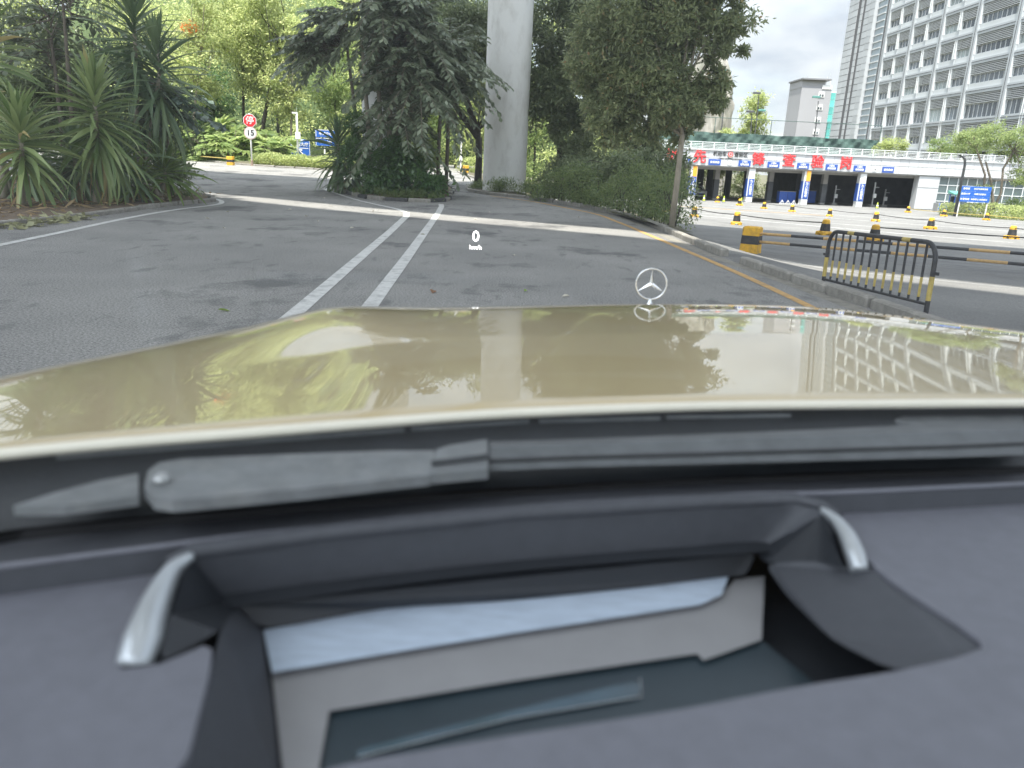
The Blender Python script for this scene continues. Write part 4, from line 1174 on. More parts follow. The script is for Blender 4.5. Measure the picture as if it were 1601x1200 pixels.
def gl(lx, ly, z=0.0):
    """gate-local to world"""
    return Vector((6.0 + lx * math.cos(GA) - ly * math.sin(GA), 92.3 + lx * math.sin(GA) + ly * math.cos(GA), -2.0 + z))
# standing inside the gate
def simple_box_thing(name, label, cat, loc, rz, parts):
    t = thing(name, label, cat, loc, rz)
    for pn, m, fn in parts:
        mb = MB(); fn(mb); mb.build(pn, m, t, local=True)
    return t
simple_box_thing('blue_cabinet', 'dark blue cabinet standing inside the gate right of the grey column', 'cabinet', gl(27.9, 3.0), GA, [('body', M_BLUE_DEEP, lambda b: b.box((0, 0, 0.72), (2.1, 0.8, 1.36))), ('plinth', M_BLACK, lambda b: b.box((0, 0, 0.02), (2.0, 0.7, 0.06))), ('top', M_COLGREY, lambda b: b.box((0, 0, 1.42), (2.16, 0.86, 0.05))), ('door_seam', M_INK, lambda b: b.box((0, -0.405, 0.72), (0.03, 0.02, 1.3)))])
simple_box_thing('blue_cabinet', 'low dark cabinet in the shade of the next bay of the gate', 'cabinet', gl(32.0, 6.0), GA, [('body', M_BLUE_DEEP, lambda b: b.box((0, 0, 0.8), (2.0, 0.9, 1.5))), ('plinth', M_BLACK, lambda b: b.box((0, 0, 0.03), (1.9, 0.8, 0.06))), ('top', M_COLGREY, lambda b: b.box((0, 0, 1.57), (2.06, 0.96, 0.05)))])
# small trestles in front of the cabinet
for i, (lx, h, lab) in enumerate(((26.6, 0.45, 'leftmost small white trestle in front of the blue cabinet'), (27.35, 0.45, 'second small white trestle in front of the blue cabinet'), (28.1, 0.5, 'third small white trestle in front of the blue cabinet'), (28.95, 1.35, 'tall white stand right of the small trestles'))):
    q = gl(lx, 1.0)
    simple_box_thing('trestle', lab, 'stand', (q.x, q.y, tz(q.x, q.y)), GA, [('leg', M_WHITE, lambda b: b.tube([(-0.32, 0, 0), (0, 0, 0.45)], 0.03, 6)), ('leg', M_WHITE, lambda b: b.tube([(0.32, 0, 0), (0, 0, 0.45)], 0.03, 6)), ('post', M_WHITE, lambda b: b.tube([(0, 0, 0.02), (0, 0, h)], 0.035, 6)), ('foot', M_WHITE, lambda b: b.box((0, 0, 0.03), (0.75, 0.06, 0.05)))])
# inspection machinery standing in the dark bays
for i, (lx, ly, h, lab) in enumerate(((35.0, 4.5, 2.4, 'thin pale gauge post in the dark bay left of the last banner column'), (39.6, 3.5, 3.0, 'forked white gauge post in the bay right of the last banner column'), (42.0, 5.0, 2.2, 'grey test rig at the back of the rightmost dark bay'))):
    q = gl(lx, ly)
    simple_box_thing('gauge_post', lab, 'equipment', (q.x, q.y, -2.03), GA, [('post', M_STEEL, lambda b: b.box((0, 0, h / 2), (0.14, 0.14, h))), ('base', M_COLGREY, lambda b: b.box((0, 0, 0.1), (0.7, 0.6, 0.2))), ('gauge', M_WHITE, lambda b: b.cbox((0.1, -0.1, h * 0.45), (0.4, 0.25, 0.5), 0.03)), ('arm', M_STEEL, lambda b: b.box((0.3, 0, h * 0.8), (0.6, 0.08, 0.08)))])

# small white car facing us behind the gate
q = gl(18.1, 9.0)
M_CARGLASS = mat('car_glass', (0.015, 0.018, 0.02), 0.05, 0.1, 2, spec=0.8)
M_TYRE = mat('tyre_rubber', (0.02, 0.02, 0.02), 0.85, 0.2, 6)
t = thing('parked_car', 'small white car facing the camera between the gate columns', 'car', (q.x, q.y, -2.03), GA + R(4))
mb = MB()
prof = [(-1.9, 0.55), (-1.9, 0.95), (-1.0, 1.08), (-0.35, 1.5), (1.2, 1.52), (1.85, 1.0), (1.95, 0.45), (1.9, 0.28), (-1.85, 0.28)]
A = [Vector((-0.82, y, z)) for y, z in prof]; B = [Vector((0.82, y, z)) for y, z in prof]
n = len(prof)
mb.add(A + B, [tuple(range(n)), tuple(reversed(range(n, 2 * n)))] + [(i, n + i, n + (i + 1) % n, (i + 1) % n) for i in range(n)])
mb.build('body', M_WHITE, t, local=True)
mb = MB(); mb.add([(-0.70, -1.0, 1.10), (0.70, -1.0, 1.10), (0.58, -0.40, 1.47), (-0.58, -0.40, 1.47), (-0.70, -0.97, 1.08), (0.70, -0.97, 1.08), (0.58, -0.37, 1.45), (-0.58, -0.37, 1.45)], [(0, 1, 2, 3), (7, 6, 5, 4), (0, 4, 5, 1), (1, 5, 6, 2), (2, 6, 7, 3), (3, 7, 4, 0)]); mb.build('windscreen', M_CARGLASS, t, local=True)
for s in (-1, 1):
    mb = MB(); mb.cbox((s * 0.60, -1.9, 0.80), (0.32, 0.06, 0.14), 0.02); mb.build('headlight', M_STEEL, t, local=True)
    mb = MB(); mb.cbox((s * 0.93, -0.75, 1.05), (0.16, 0.1, 0.12), 0.02); mb.build('wing_mirror', M_WHITE, t, local=True)
    for y in (-1.25, 1.25):
        mb = MB(); mb.tube([(s * 0.62, y, 0.30), (s * 0.84, y, 0.30)], 0.30, 18); mb.build('wheel', M_TYRE, t, local=True)
mb = MB(); mb.box((0, -1.91, 0.55), (1.1, 0.05, 0.22)); mb.build('grille', M_INK, t, local=True)
mb = MB(); mb.box((0, -1.945, 0.62), (0.44, 0.02, 0.13)); mb.build('number_plate', M_BLUE, t, local=True)

# entrance booth at the right end
q = gl(46.2, -3.6)
t = thing('entrance_booth', 'small glazed booth with a green canopy beside the white wall', 'booth', (q.x, q.y, tz(q.x, q.y)), GA)
M_CANOPY = mat('green_canopy', (0.10, 0.36, 0.28), 0.5, 0.1, 2)
for s in ((-0.75, -0.5), (0.75, -0.5), (-0.75, 0.5), (0.75, 0.5)):
    mb = MB(); mb.box((s[0], s[1], 1.05), (0.08, 0.08, 2.1)); mb.build('post', M_BLUE, t, local=True)
mb = MB(); mb.add([(-1.2, -0.9, 2.12), (1.1, -0.9, 2.12), (0.95, 0.7, 2.42), (-0.95, 0.7, 2.42), (-1.2, -0.9, 2.04), (1.1, -0.9, 2.04), (0.95, 0.7, 2.1), (-0.95, 0.7, 2.1)], [(0, 1, 2, 3), (7, 6, 5, 4), (0, 4, 5, 1), (1, 5, 6, 2), (2, 6, 7, 3), (3, 7, 4, 0)]); mb.build('canopy', M_CANOPY, t, local=True)
mb = MB(); mb.box((0, -0.56, 1.9), (1.5, 0.04, 0.28)); mb.build('canopy_sign', mat('pale_green_board', (0.50, 0.66, 0.60), 0.5, 0.05, 2), t, local=True)
for x in (-0.37, 0.37):
    mb = MB(); mb.box((x, -0.5, 0.95), (0.66, 0.03, 1.55)); mb.build('pane', M_TEALGLASS, t, local=True)
mb = MB(); mb.box((0, 0.4, 0.95), (1.4, 0.04, 1.7)); mb.build('back_panel', M_INTERIOR, t, local=True)
for i, (dx, lab) in enumerate(((-2.6, 'leftmost turnstile post left of the booth'), (-1.7, 'blue-lit turnstile left of the booth'), (1.35, 'blue turnstile post right of the booth by the hedge'))):
    q = gl(46.2 + dx, -3.7)
    simple_box_thing('turnstile', lab, 'turnstile', (q.x, q.y, tz(q.x, q.y)), GA, [('body', M_STEEL, lambda b: b.cbox((0, 0, 0.5), (0.22, 1.0, 1.0), 0.03)), ('light', M_BLUE, lambda b: b.box((0, -0.51, 0.6), (0.14, 0.03, 0.7))), ('arm', M_STEEL, lambda b: b.tube([(0, 0, 0.8), (0.55, 0, 0.8)], 0.025, 6))])

# ---------------------------------------------------------------- windbreak fence on the roof
q = gl(0, 7.0, 5.8)
wf = thing('windbreak_fence', 'tall sports fence with sagging green netting above the gate roof', 'fence', (q.x, q.y, q.z), GA)
for x in np.arange(-3, 44, 7.35):
    mb = MB(); mb.tube([(x, 0, 0), (x, 0, 4.2)], 0.045, 6); mb.build('post', M_NET, wf, local=True)
mb = MB(); mb.tube([(-3, 0, 4.2), (41.1, 0, 4.2)], 0.04, 6); mb.build('top_rail', M_NET, wf, local=True)
xs = np.linspace(-3, 41.1, 180); rsn = np.random.RandomState(5)
rows = []
for k, z in enumerate(np.linspace(0.0, 2.4, 8)):
    rows.append([(x, 0.06 + 0.10 * math.sin(x * 2.1 + k * 0.9) + 0.06 * math.sin(x * 5.3 - k * 1.7) + 0.05 * rsn.uniform(-1, 1), z + (0.05 * math.sin(x * 0.85) + 0.02 * math.sin(x * 2.9) if k == 7 else 0)) for x in xs])
mb = MB()
for k in range(7):
    mb.strip(rows[k], rows[k + 1])
mb.build('net', M_NET, wf, local=True, smooth=True)

# ---------------------------------------------------------------- office tower
M_TOWER = mat('pale_cladding', (0.42, 0.445, 0.465), 0.55, 0.05, 0.3, dirt=(0.36, 0.37, 0.37), dirt_amt=0.4, dirt_scale=0.2)
M_SPAN = mat('spandrel_cladding', (0.50, 0.52, 0.53), 0.5, 0.05, 0.3, obj_var=0.04)
M_TPANEL = mat('tower_panel', (0.42, 0.435, 0.45), 0.45, 0.05, 0.3, obj_var=0.10)
M_LOUVRE = mat('louvre_slat', (0.56, 0.57, 0.575), 0.5, 0.04, 1)
M_OGLASS = mat('office_glass', (0.085, 0.10, 0.115), 0.12, 0.85, 0.9, spec=0.7, obj_var=0.35, stretch=(1.3, 1, 0.12))
M_DARKREC = mat('window_recess', (0.05, 0.055, 0.06), 0.8, 0.1, 1)
TX = 78.0
tower = thing('office_tower', 'pale grey office tower with louvred window bays at the right', 'building', (TX + 8, 155.0, -2.0))
def tpart(name, m, boxes, parent=tower):
    mb = MB()
    for (x0, x1, y0, y1, z0, z1) in boxes:
        mb.box(((x0 + x1) / 2, (y0 + y1) / 2, (z0 + z1) / 2), (x1 - x0, y1 - y0, z1 - z0))
    return mb.build(name, m, parent)
tpart('wall', M_DARKREC, [(TX + 0.75, TX + 26, 96.0, 179.5, -2.2, 53.0)])
bays = [(166.6, 178.3, 2), (154.8, 166.6, 2), (143.0, 154.8, 2), (131.2, 143.0, 1), (119.4, 131.2, 2), (107.6, 119.4, 2), (96, 107.6, 1)]
for b0, b1, k in bays:
    tpart('pier', M_TOWER, [(TX - 0.30, TX + 0.8, b1 - 0.55, b1 + 0.55, -2.2, 53.0)])
    tpart('pier_groove', M_JOINT, [(TX - 0.34, TX - 0.29, b1 - 0.06, b1 + 0.06, -2.2, 53.0)])
tpart('pier', M_TOWER, [(TX - 0.30, TX + 0.8, 95.5, 96.5, -2.2, 53.0)])
zbs = [13.15 + 4.85 * k for k in range(-2, 8)]
for zb in zbs:
    tpart('floor_band', M_TOWER, [(TX - 0.15, TX + 0.8, 96.0, 178.4, zb + 3.12, zb + 3.95)])
    tpart('band_groove', M_JOINT, [(TX - 0.19, TX - 0.14, 96.0, 178.4, zb + 3.50, zb + 3.60)])
tpart('parapet', M_TOWER, [(TX - 0.2, TX + 1.0, 95.5, 178.6, 53.0, 54.2)])
M_OGLASS_PALE = mat('office_glass_blinds', (0.26, 0.30, 0.30), 0.25, 0.4, 0.9, spec=0.6, obj_var=0.3, stretch=(1.3, 1, 0.12))
rw = random.Random(8)
WIN = {}
def win_unit(w, gh):
    """frame, glazing and louvre meshes of one opening: width w, glazing height gh; local x along the wall, +y inwards, z from the sill"""
    key = (round(w, 2), gh)
    if key in WIN:
        return WIN[key]
    H = gh + 1.72
    f = MB()
    n = max(3, int(round(w / 1.35)))
    for i in range(n + 1):
        x = -w / 2 + w * i / n
        f.box((x, 0.42, gh / 2), (0.09, 0.10, gh))
    f.box((0, 0.41, 0.04), (w, 0.12, 0.08)); f.box((0, 0.41, gh), (w, 0.12, 0.08))
    f.box((-w / 2 - 0.02, 0.25, H / 2), (0.05, 0.9, H)); f.box((w / 2 + 0.02, 0.25, H / 2), (0.05, 0.9, H))
    g = MB()
    for i in range(n):
        x = -w / 2 + w * (i + 0.5) / n
        g.box((x, 0.47, gh / 2), (w / n - 0.10, 0.04, gh - 0.06))
    l = MB()
    for k in range(6):
        z = gh + 0.16 + 1.66 * k / 6
        l.box((0, 0.12, z), (w - 0.02, 0.16, 0.12))
    out = []
    for nm, mb, m in (('window', f, M_FRAME), ('glazing', g, M_OGLASS), ('louvre', l, M_LOUVRE), ('glazing', g, M_OGLASS_PALE)):
        me = bpy.data.meshes.new(nm); me.from_pydata(mb.v, [], mb.f); me.materials.append(m); out.append(me)
    WIN[key] = out
    return out
T0 = off(tower)
def put_window(yc, zb, w, gh):
    me = win_unit(w, gh)
    o = link('window', me[0], tower)
    o.location = Vector((TX, yc, zb)) - T0
    o.rotation_euler = (0, 0, -math.pi / 2)
    for nm, m in (('glazing', me[1] if rw.random() < 0.72 else me[3]), ('louvre', me[2])):
        c = link(nm, m, o)
for b0, b1, k in bays:
    lo, hi = b0 + 0.55, b1 - 0.55
    wins = []
    if k == 2:
        m = (lo + hi) / 2
        wins = [(lo, m - 0.28), (m + 0.28, hi)]
        tpart('mullion_pier', M_TOWER, [(TX - 0.05, TX + 0.8, m - 0.28, m + 0.28, -2.2, 52.9)])
    else:
        wins = [(lo, hi)]
    for i, zb in enumerate(zbs):
        tall = (i == 2)
        z0 = 11.40 if tall else zb
        gh = 3.15 if tall else 1.40
        bot = zbs[i - 1] + 3.95 if i > 0 else zb - 0.9
        for a, b in wins:
            tpart('spandrel', M_SPAN, [(TX + 0.12, TX + 0.7, a + 0.02, b - 0.02, bot + 0.002, z0 - 0.002)])
            if zb > 4 and b < 180:
                put_window((a + b) / 2, z0, b - a - 0.08, gh)
# corner pylon
tpart('pylon', M_JOINT, [(TX - 1.3, TX + 14, 186.2, 198.0, -2.2, 56.0), (TX - 0.3, TX + 14, 179.5, 186.2, -2.2, 55.0)])
pm = MB(); pm.box((0, 0, 0), (0.10, 1.0, 1.0))
tpm = bpy.data.meshes.new('cladding_panel'); tpm.from_pydata(pm.v, [], pm.f); tpm.materials.append(M_TPANEL)
for (y0, y1, xx) in ((192.6, 197.9, TX - 1.36), (189.6, 191.0, TX - 1.36), (183.4, 188.4, TX - 1.36)):
    xq = xx
    for k in range(36):
        z = 6.0 + 1.40 * k
        for h in range(2 if y1 - y0 > 3 else 1):
            nn = 2 if y1 - y0 > 3 else 1
            w = (y1 - y0) / nn
            o = link('cladding_panel', tpm, tower)
            o.location = Vector((xq, y0 + w * (h + 0.5), z)) - T0
            o.scale = (1, w - 0.12, 1.28)
tpart('pylon_side', M_TPANEL, [(TX - 1.31, TX - 0.4, 183.4, 186.2, -2.2, 56)])
for k in range(34):
    tpart('recess_slat', M_LOUVRE, [(TX - 0.70, TX - 0.40, 179.5, 183.3, 6.5 + 1.40 * k, 6.72 + 1.40 * k)])
mb = MB(); mb.box((TX - 0.42, 181.4, 30), (0.2, 3.7, 50)); mb.build('recess_glass', mat('recess_glass', (0.26, 0.31, 0.34), 0.2, 0.1, 0.5), tower)

# ---------------------------------------------------------------- far buildings
M_FARGREY = mat('far_grey_wall', (0.33, 0.33, 0.345), 0.85, 0.05, 0.1)
fb = thing('grey_building', 'plain grey building with small white windows far behind the fence', 'building', (95.5, 266.0, 0.0))
mb = MB(); mb.box((94.2, 266, 14.3), (9.6, 12, 28.6)); mb.build('wall', M_FARGREY, fb)
mb = MB(); mb.box((93.0, 266, 29.7), (7.4, 11.6, 2.2)); mb.build('upper_storey', M_FARGREY, fb)
mb = MB(); mb.box((93.6, 265.8, 31.1), (9.4, 13.4, 0.45)); mb.build('roof', mat('roof_grey', (0.20, 0.20, 0.21), 0.8, 0.1, 1), fb)
for x in (97.2, 98.6):
    mb = MB(); mb.tube([(x, 261, 28.5), (x, 261, 31.0)], 0.12, 6); mb.build('roof_post', M_WHITE, fb)
mb = MB(); mb.box((97.4, 259.9, 28.9), (3.0, 0.2, 1.2)); mb.build('roof_balustrade', M_WHITE, fb)
for z in (26.6, 22.7, 18.9, 15.2):
    w = tpart('window', M_WHITE, [(95.0, 96.9, 259.82, 260.05, z - 0.85, z + 0.85)], fb)
    for dx in (0.25, 1.05):
        tpart('pane', M_OGLASS, [(95.0 + dx, 95.0 + dx + 0.6, 259.75, 259.83, z - 0.6, z + 0.1)], w)
for i, (x, h) in enumerate(((92.0, 1.6), (98.5, 1.2), (99.4, 2.2))):
    mb = MB(); mb.tube([(x, 264, 31.2), (x, 264, 31.3 + h)], 0.06, 5); mb.build('antenna', M_STEEL, fb)
gbn = thing('glass_building', 'turquoise glass building between the grey block and the office tower', 'building', (105.5, 266.0, 0.0))
M_TURQ = mat('turquoise_glass', (0.11, 0.42, 0.39), 0.12, 0.15, 0.3, spec=0.8, obj_var=0.3)
mb = MB(); mb.box((104.0, 266, 13.9), (9.6, 10, 27.8)); mb.build('wall', M_FRAME, gbn)
pm = MB(); pm.box((0, 0, 0), (1.36, 0.1, 2.1)); tq = bpy.data.meshes.new('glass_panel'); tq.from_pydata(pm.v, [], pm.f); tq.materials.append(M_TURQ)
for i in range(6):
    for j in range(12):
        o = link('glass_panel', tq, gbn); o.location = Vector((100.1 + 1.45 * i, 260.94, 1.6 + 2.25 * j)) - off(gbn)
for i, (x, h) in enumerate(((104.0, 2.5), (107.2, 3.6), (107.9, 2.8))):
    mb = MB(); mb.tube([(x, 263, 27.5), (x + 0.1, 263, 27.8 + h)], 0.10, 5); mb.build('antenna', M_STEEL, gbn)
from mathutils import noise as mnoise
def cliff(c, rx, ry, h, m, seed):
    n, K = 90, 44
    V, F = [], []
    for k in range(K + 1):
        f = k / K
        s = 1.08 - 0.28 * f - 0.8 * max(0, f - 0.82) ** 1.4 * 5
        for i in range(n):
            a = 2 * math.pi * i / n
            q = Vector((math.cos(a) * 2.2 + seed, math.sin(a) * 2.2, f * 1.6))
            r = 1 + 0.20 * mnoise.fractal(q * 1.3, 0.8, 2.2, 5) + 0.10 * mnoise.noise(q * Vector((6.0, 6.0, 0.8)).length * 0.6) + 0.07 * mnoise.noise(Vector((q.x * 7, q.y * 7, q.z * 1.2)))
            z = -2.5 + (h + 2.5) * f + (1.4 * mnoise.noise(q * 2.7) if f > 0.5 else 0)
            V.append((c[0] + rx * s * r * math.cos(a), c[1] + ry * s * r * math.sin(a), z))
    for k in range(K):
        for i in range(n):
            j = (i + 1) % n
            F.append((k * n + i, k * n + j, (k + 1) * n + j, (k + 1) * n + i))
    F.append(tuple(K * n + i for i in range(n)))
    mb = MB(); mb.add(V, F)
    return tag(mb.build('cliff', m, smooth=40), kind='structure')
cliff((34.5, 152.0), 5.2, 5.0, 21.5, M_ROCK, 8)

# floodlights behind the fence
def floodlight(label, x, y, z0, h, heads, lean=0.0):
    t = thing('floodlight_pole', label, 'lamp post', (x, y, z0), group='sports floodlights behind the roof fence')
    mb = MB(); mb.tube([(0, 0, 0), (0, 0, h * 0.72), (lean, 0, h)], [0.11, 0.09, 0.07], 8); mb.build('pole', M_GREYPOST, t, local=True)
    for (dx, dz, m) in heads:
        hd = MB(); hd.cbox((dx, 0, dz), (1.15, 0.5, 0.30), 0.05); hd.build('lamp_head', m, t, local=True)
        if abs(dx - lean) > 0.4:
            hd = MB(); hd.tube([(lean * 0.6, 0, dz - 0.5), (dx, 0, dz)], 0.05, 6); hd.build('arm', M_GREYPOST, t, local=True)
M_LAMPGREEN = mat('green_lamp_head', (0.10, 0.25, 0.22), 0.5, 0.1, 2)
floodlight('taller floodlight pole behind the roof fence left of the grey building', 36.6, 125.0, 0.0, 13.2, [(-0.5, 13.4, M_GREYPOST), (0.6, 10.9, M_LAMPGREEN)], -0.15)
floodlight('shorter floodlight pole leaning beside the taller one', 35.7, 124.2, 0.0, 10.4, [(-0.5, 10.6, M_GREYPOST)], -0.2)
floodlight('single floodlight pole standing before the grey building', 46.0, 125.0, 0.0, 12.6, [(-0.6, 13.2, M_LAMPGREEN)], -0.2)
floodlight('green floodlight half hidden by the cliff', 35.0, 140.0, 0.0, 18.0, [(-0.9, 18.2, M_LAMPGREEN)], -0.4)
# greenery behind and beside the gate
far_tree('yellow-green tree beside the cliff above the gate roof', 41.0, 140.0, 17.5, 3.6, 81, LM_LIME, 5200, L=0.5, low=0.45, group='trees around the gate building')
far_tree('lime bush-like tree behind the netting at the left', 29.0, 118.0, 9.8, 3.6, 82, LM_LIME, 4500, L=0.45, low=0.3, group='trees around the gate building')
far_tree('small dark tree behind the netting below the floodlights', 34.6, 118.0, 9.2, 2.2, 83, LM_GLOSS, 3000, L=0.36, low=0.4, group='trees around the gate building')
far_tree('low tree behind the netting below the grey building', 44.6, 120.0, 8.2, 2.6, 84, LM_GLOSS, 2600, L=0.36, low=0.4, group='trees around the gate building')
for i, (wx, wy, h, w, lab) in enumerate(((23, 124, 9, 4.0, 'leftmost tree seen through the open gate bays'), (29.5, 127, 9, 4.0, 'second tree from the left seen through the open gate bays'), (36, 124, 9, 4.0, 'tree seen through the gate behind the small white car'), (43, 127, 9, 4.5, 'rightmost tree seen through the open gate bays'))):
    far_tree(lab, wx, wy, h, w, 85 + i, LM_MID, 6500, L=0.4, low=0.1, group='trees around the gate building')
q0, q1 = Vector((16, 117, 0)), Vector((50, 119, 0))
hedge('hedge', 'pale hedge on the far side of the gate seen between its columns', [(q0.x, q0.y), (q1.x, q1.y)], 1.4, 1.3, 4000, 0.3, 0.14, LM_PALE, 44)

# shrub on the gate roof and the tree at the right edge
q = gl(40.5, 3.0, 5.9)
tree('roof_shrub', 'leafy shrub with yellow flowers behind the gate railing', (q.x, q.y, q.z), [(q.x, q.y, q.z), (q.x, q.y, q.z + 0.7), (q.x, q.y, q.z + 1.2)], [((q.x + 0.3, q.y, q.z + 1.5), (1.7, 1.2, 1.0)), ((q.x - 1.4, q.y, q.z + 1.0), (0.9, 0.8, 0.7))], 2600, 0.26, 0.12, LM_LIME, seed=95, clumps=40, cr=0.4, r0=0.06, r1=0.03, cat='shrub')
q2 = gl(46.5, 3.0, 5.9)
tree('roof_shrub', 'long leafy shrub behind the right end of the gate railing', (q2.x, q2.y, q2.z), [(q2.x, q2.y, q2.z), (q2.x, q2.y, q2.z + 0.7), (q2.x, q2.y, q2.z + 1.2)], [((q2.x + 1.0, q2.y, q2.z + 1.5), (2.6, 1.2, 1.1)), ((q2.x + 4.6, q2.y, q2.z + 1.9), (2.4, 1.2, 1.3))], 5000, 0.26, 0.12, LM_BRIGHT, seed=96, clumps=70, cr=0.35, r0=0.06, r1=0.03, cat='shrub')
bx, by = 45.6, 75.0
bz = tz(bx, by)
tree('garden_tree', 'twisted multi-stemmed tree behind the hedge at the right edge', (bx, by, bz), [(bx, by, bz - 0.1), (bx + 0.1, by, bz + 1.6), (bx - 0.5, by, bz + 3.4), (bx - 1.4, by, bz + 5.2)],
     [((bx - 2.6, by, bz + 7.2), (2.6, 1.8, 1.0)), ((bx - 0.2, by, bz + 7.6), (2.2, 1.8, 1.3)), ((bx + 2.0, by, bz + 6.4), (2.0, 1.8, 1.6)), ((bx - 4.0, by - 0.4, bz + 6.5), (1.5, 1.2, 0.55)), ((bx - 1.0, by, bz + 2.2), (0.8, 0.8, 1.2)), ((bx + 2.3, by, bz + 4.0), (1.3, 1.2, 1.0))], 9500, 0.24, 0.10, LM_PALE, M_BARK, seed=97, clumps=120, cr=0.30, limbs=26, r0=0.17, r1=0.08,
     extra_trunks=([(bx + 0.2, by, bz + 0.1), (bx + 0.7, by, bz + 2.4), (bx + 0.4, by, bz + 4.6), (bx + 1.0, by, bz + 6.2)], [(bx - 0.1, by, bz + 0.6), (bx - 0.9, by + 0.2, bz + 2.6), (bx - 1.2, by, bz + 4.0), (bx - 2.6, by, bz + 6.4)]))
tree('garden_tree', 'leafy branch tip of a tree entering at the right edge before the tower', (52.0, 76.0, tz(52, 76)), [(52.0, 76.0, -1.8), (52.0, 76.0, 4.0), (51.6, 76.0, 9.5)], [((50.4, 76, 9.4), (1.3, 1.0, 1.3)), ((52.6, 76, 10.2), (1.6, 1.2, 1.4))], 2200, 0.24, 0.11, LM_MID, seed=98, clumps=30, cr=0.4)
tree('shrub', 'rounded clipped shrub behind the hedge at the right edge', (48.2, 76.0, tz(48.2, 76)), None, [((48.4, 75.5, tz(48.2, 76) + 0.9), (1.3, 1.2, 1.0))], 2400, 0.20, 0.10, LM_BRIGHT, seed=99, clumps=40, cr=0.4, cat='shrub', crown_name='foliage', shell=0.5)

# ================================================================ street furniture
# --- striped barrels
def barrel_proto():
    t = thing('road_barrel', 'x', 'barrel')
    mb = MB()
    for s in ((-1, -1), (1, -1), (1, 1), (-1, 1)):
        mb.cbox((s[0] * 0.165, s[1] * 0.165, 0.07), (0.17, 0.17, 0.14), 0.02)
    mb.box((0, 0, 0.115), (0.42, 0.42, 0.09), top=0.85)
    mb.build('foot', M_YELLOW, t, local=True)
    def band(name, z0, z1, w0, w1, m):
        b = MB()
        n = 8
        vs = []
        for z, w in ((z0, w0), (z1, w1)):
            c = w * 0.22
            x = w / 2
            vs += [(x - c, -x, z), (x, -x + c, z), (x, x - c, z), (x - c, x, z), (-x + c, x, z), (-x, x - c, z), (-x, -x + c, z), (-x + c, -x, z)]
        b.add(vs, [tuple(reversed(range(8))), tuple(range(8, 16))] + [(i, (i + 1) % 8, 8 + (i + 1) % 8, 8 + i) for i in range(8)])
        return b.build(name, m, t, local=True)
    band('body', 0.162, 0.44, 0.345, 0.285, M_BLACK)
    b = MB()
    b.lathe((0, 0, 0), [(0.152, 0.442), (0.146, 0.53), (0.128, 0.585), (0.085, 0.615), (0.03, 0.62)], 12)
    b.build('cap', M_YELLOW, t, local=True, smooth=35)
    return t
bp = barrel_proto()
BARRELS = [(10.1, 53.0, 'barrel half hidden by the shrub beside the thin trunk'), (10.42, 45.8, 'barrel right of the thin trunk, second row from the front'), (23.0, 90.0, 'smallest barrel at the back, before the left gate column'), (22.8, 80.1, 'barrel with a green cone behind it, back row'),
           (22.9, 72.3, 'fifth barrel along the back row, below the 锋 character'), (23.5, 66.5, 'barrel in front of the blue cabinet'), (23.8, 59.1, 'barrel below the second orange banner'), (24.05, 51.9, 'barrel in front of the last banner column'), (23.1, 43.1, 'barrel right of the crowd barrier, below the hedge'), (23.1, 35.9, 'barrel nearest the right edge of the plaza'),
           (10.8, 38.1, 'front barrel above the striped block'), (12.48, 31.2, 'front barrel above the left end of the crowd barrier'), (12.8, 27.5, 'front barrel half hidden behind the crowd barrier top'), (41.0, 81.5, 'small barrel before the rightmost dark bay'), (40.1, 72.9, 'small barrel at the left end of the clipped hedge'), (40.6, 67.0, 'barrel before the middle of the clipped hedge')]
rb = random.Random(4)
for i, (x, y, lab) in enumerate(BARRELS):
    o = bp if i == 0 else copy_tree(bp)
    o.location = (x, y, tz(x, y) + 0.0)
    o.rotation_euler = (0, 0, rb.uniform(-0.5, 0.5))
    s = {2: 1.05, 3: 1.1}.get(i, rb.uniform(0.97, 1.05))
    o.scale = (s, s, s)
    tag(o, lab, 'barrel', 'striped barrels on the plaza')

def rope(label, idx, h, m, r=0.018, sag=0.10, extra=None):
    pts = [BARRELS[i][:2] for i in idx]
    if extra: pts = extra[0] + pts + extra[1]
    t = thing('rope', label, 'rope', (pts[0][0], pts[0][1], tz(*pts[0])))
    mb = MB()
    P = []
    for a, b in zip(pts[:-1], pts[1:]):
        for k in range(8):
            f = k / 8
            x, y = a[0] + (b[0] - a[0]) * f, a[1] + (b[1] - a[1]) * f
            z = (tz(*a) + h) * (1 - f) + (tz(*b) + h) * f - sag * 4 * f * (1 - f)
            P.append((x, y, z))
    P.append((pts[-1][0], pts[-1][1], tz(*pts[-1]) + h))
    mb.tube(P, r, 6)
    mb.build('strand', m, t, smooth=True)
    return t
M_ROPE = mat('dark_rope', (0.05, 0.048, 0.045), 0.9, 0.3, 8)
rope('dark rope strung along the front row of barrels', (1, 10, 11), 0.50, M_ROPE, r=0.026, sag=0.06, extra=([(9.8, 52.5)], []))
rope('dark rope running right from the barrel behind the crowd barrier', (12,), 0.50, M_ROPE, r=0.024, sag=0.06, extra=([], [(22.5, 21.0)]))
rope('dark rope strung along the middle row of barrels', (3, 4, 5, 6, 7, 8, 9), 0.50, M_ROPE, r=0.022, sag=0.06, extra=([(22.9, 89.5)], [(23.2, 27.0)]))
rope('yellow tape strung along the hedge barrels', (13, 14, 15), 0.42, M_YPALE, r=0.03, sag=0.05, extra=([], [(42.5, 58.0)]))

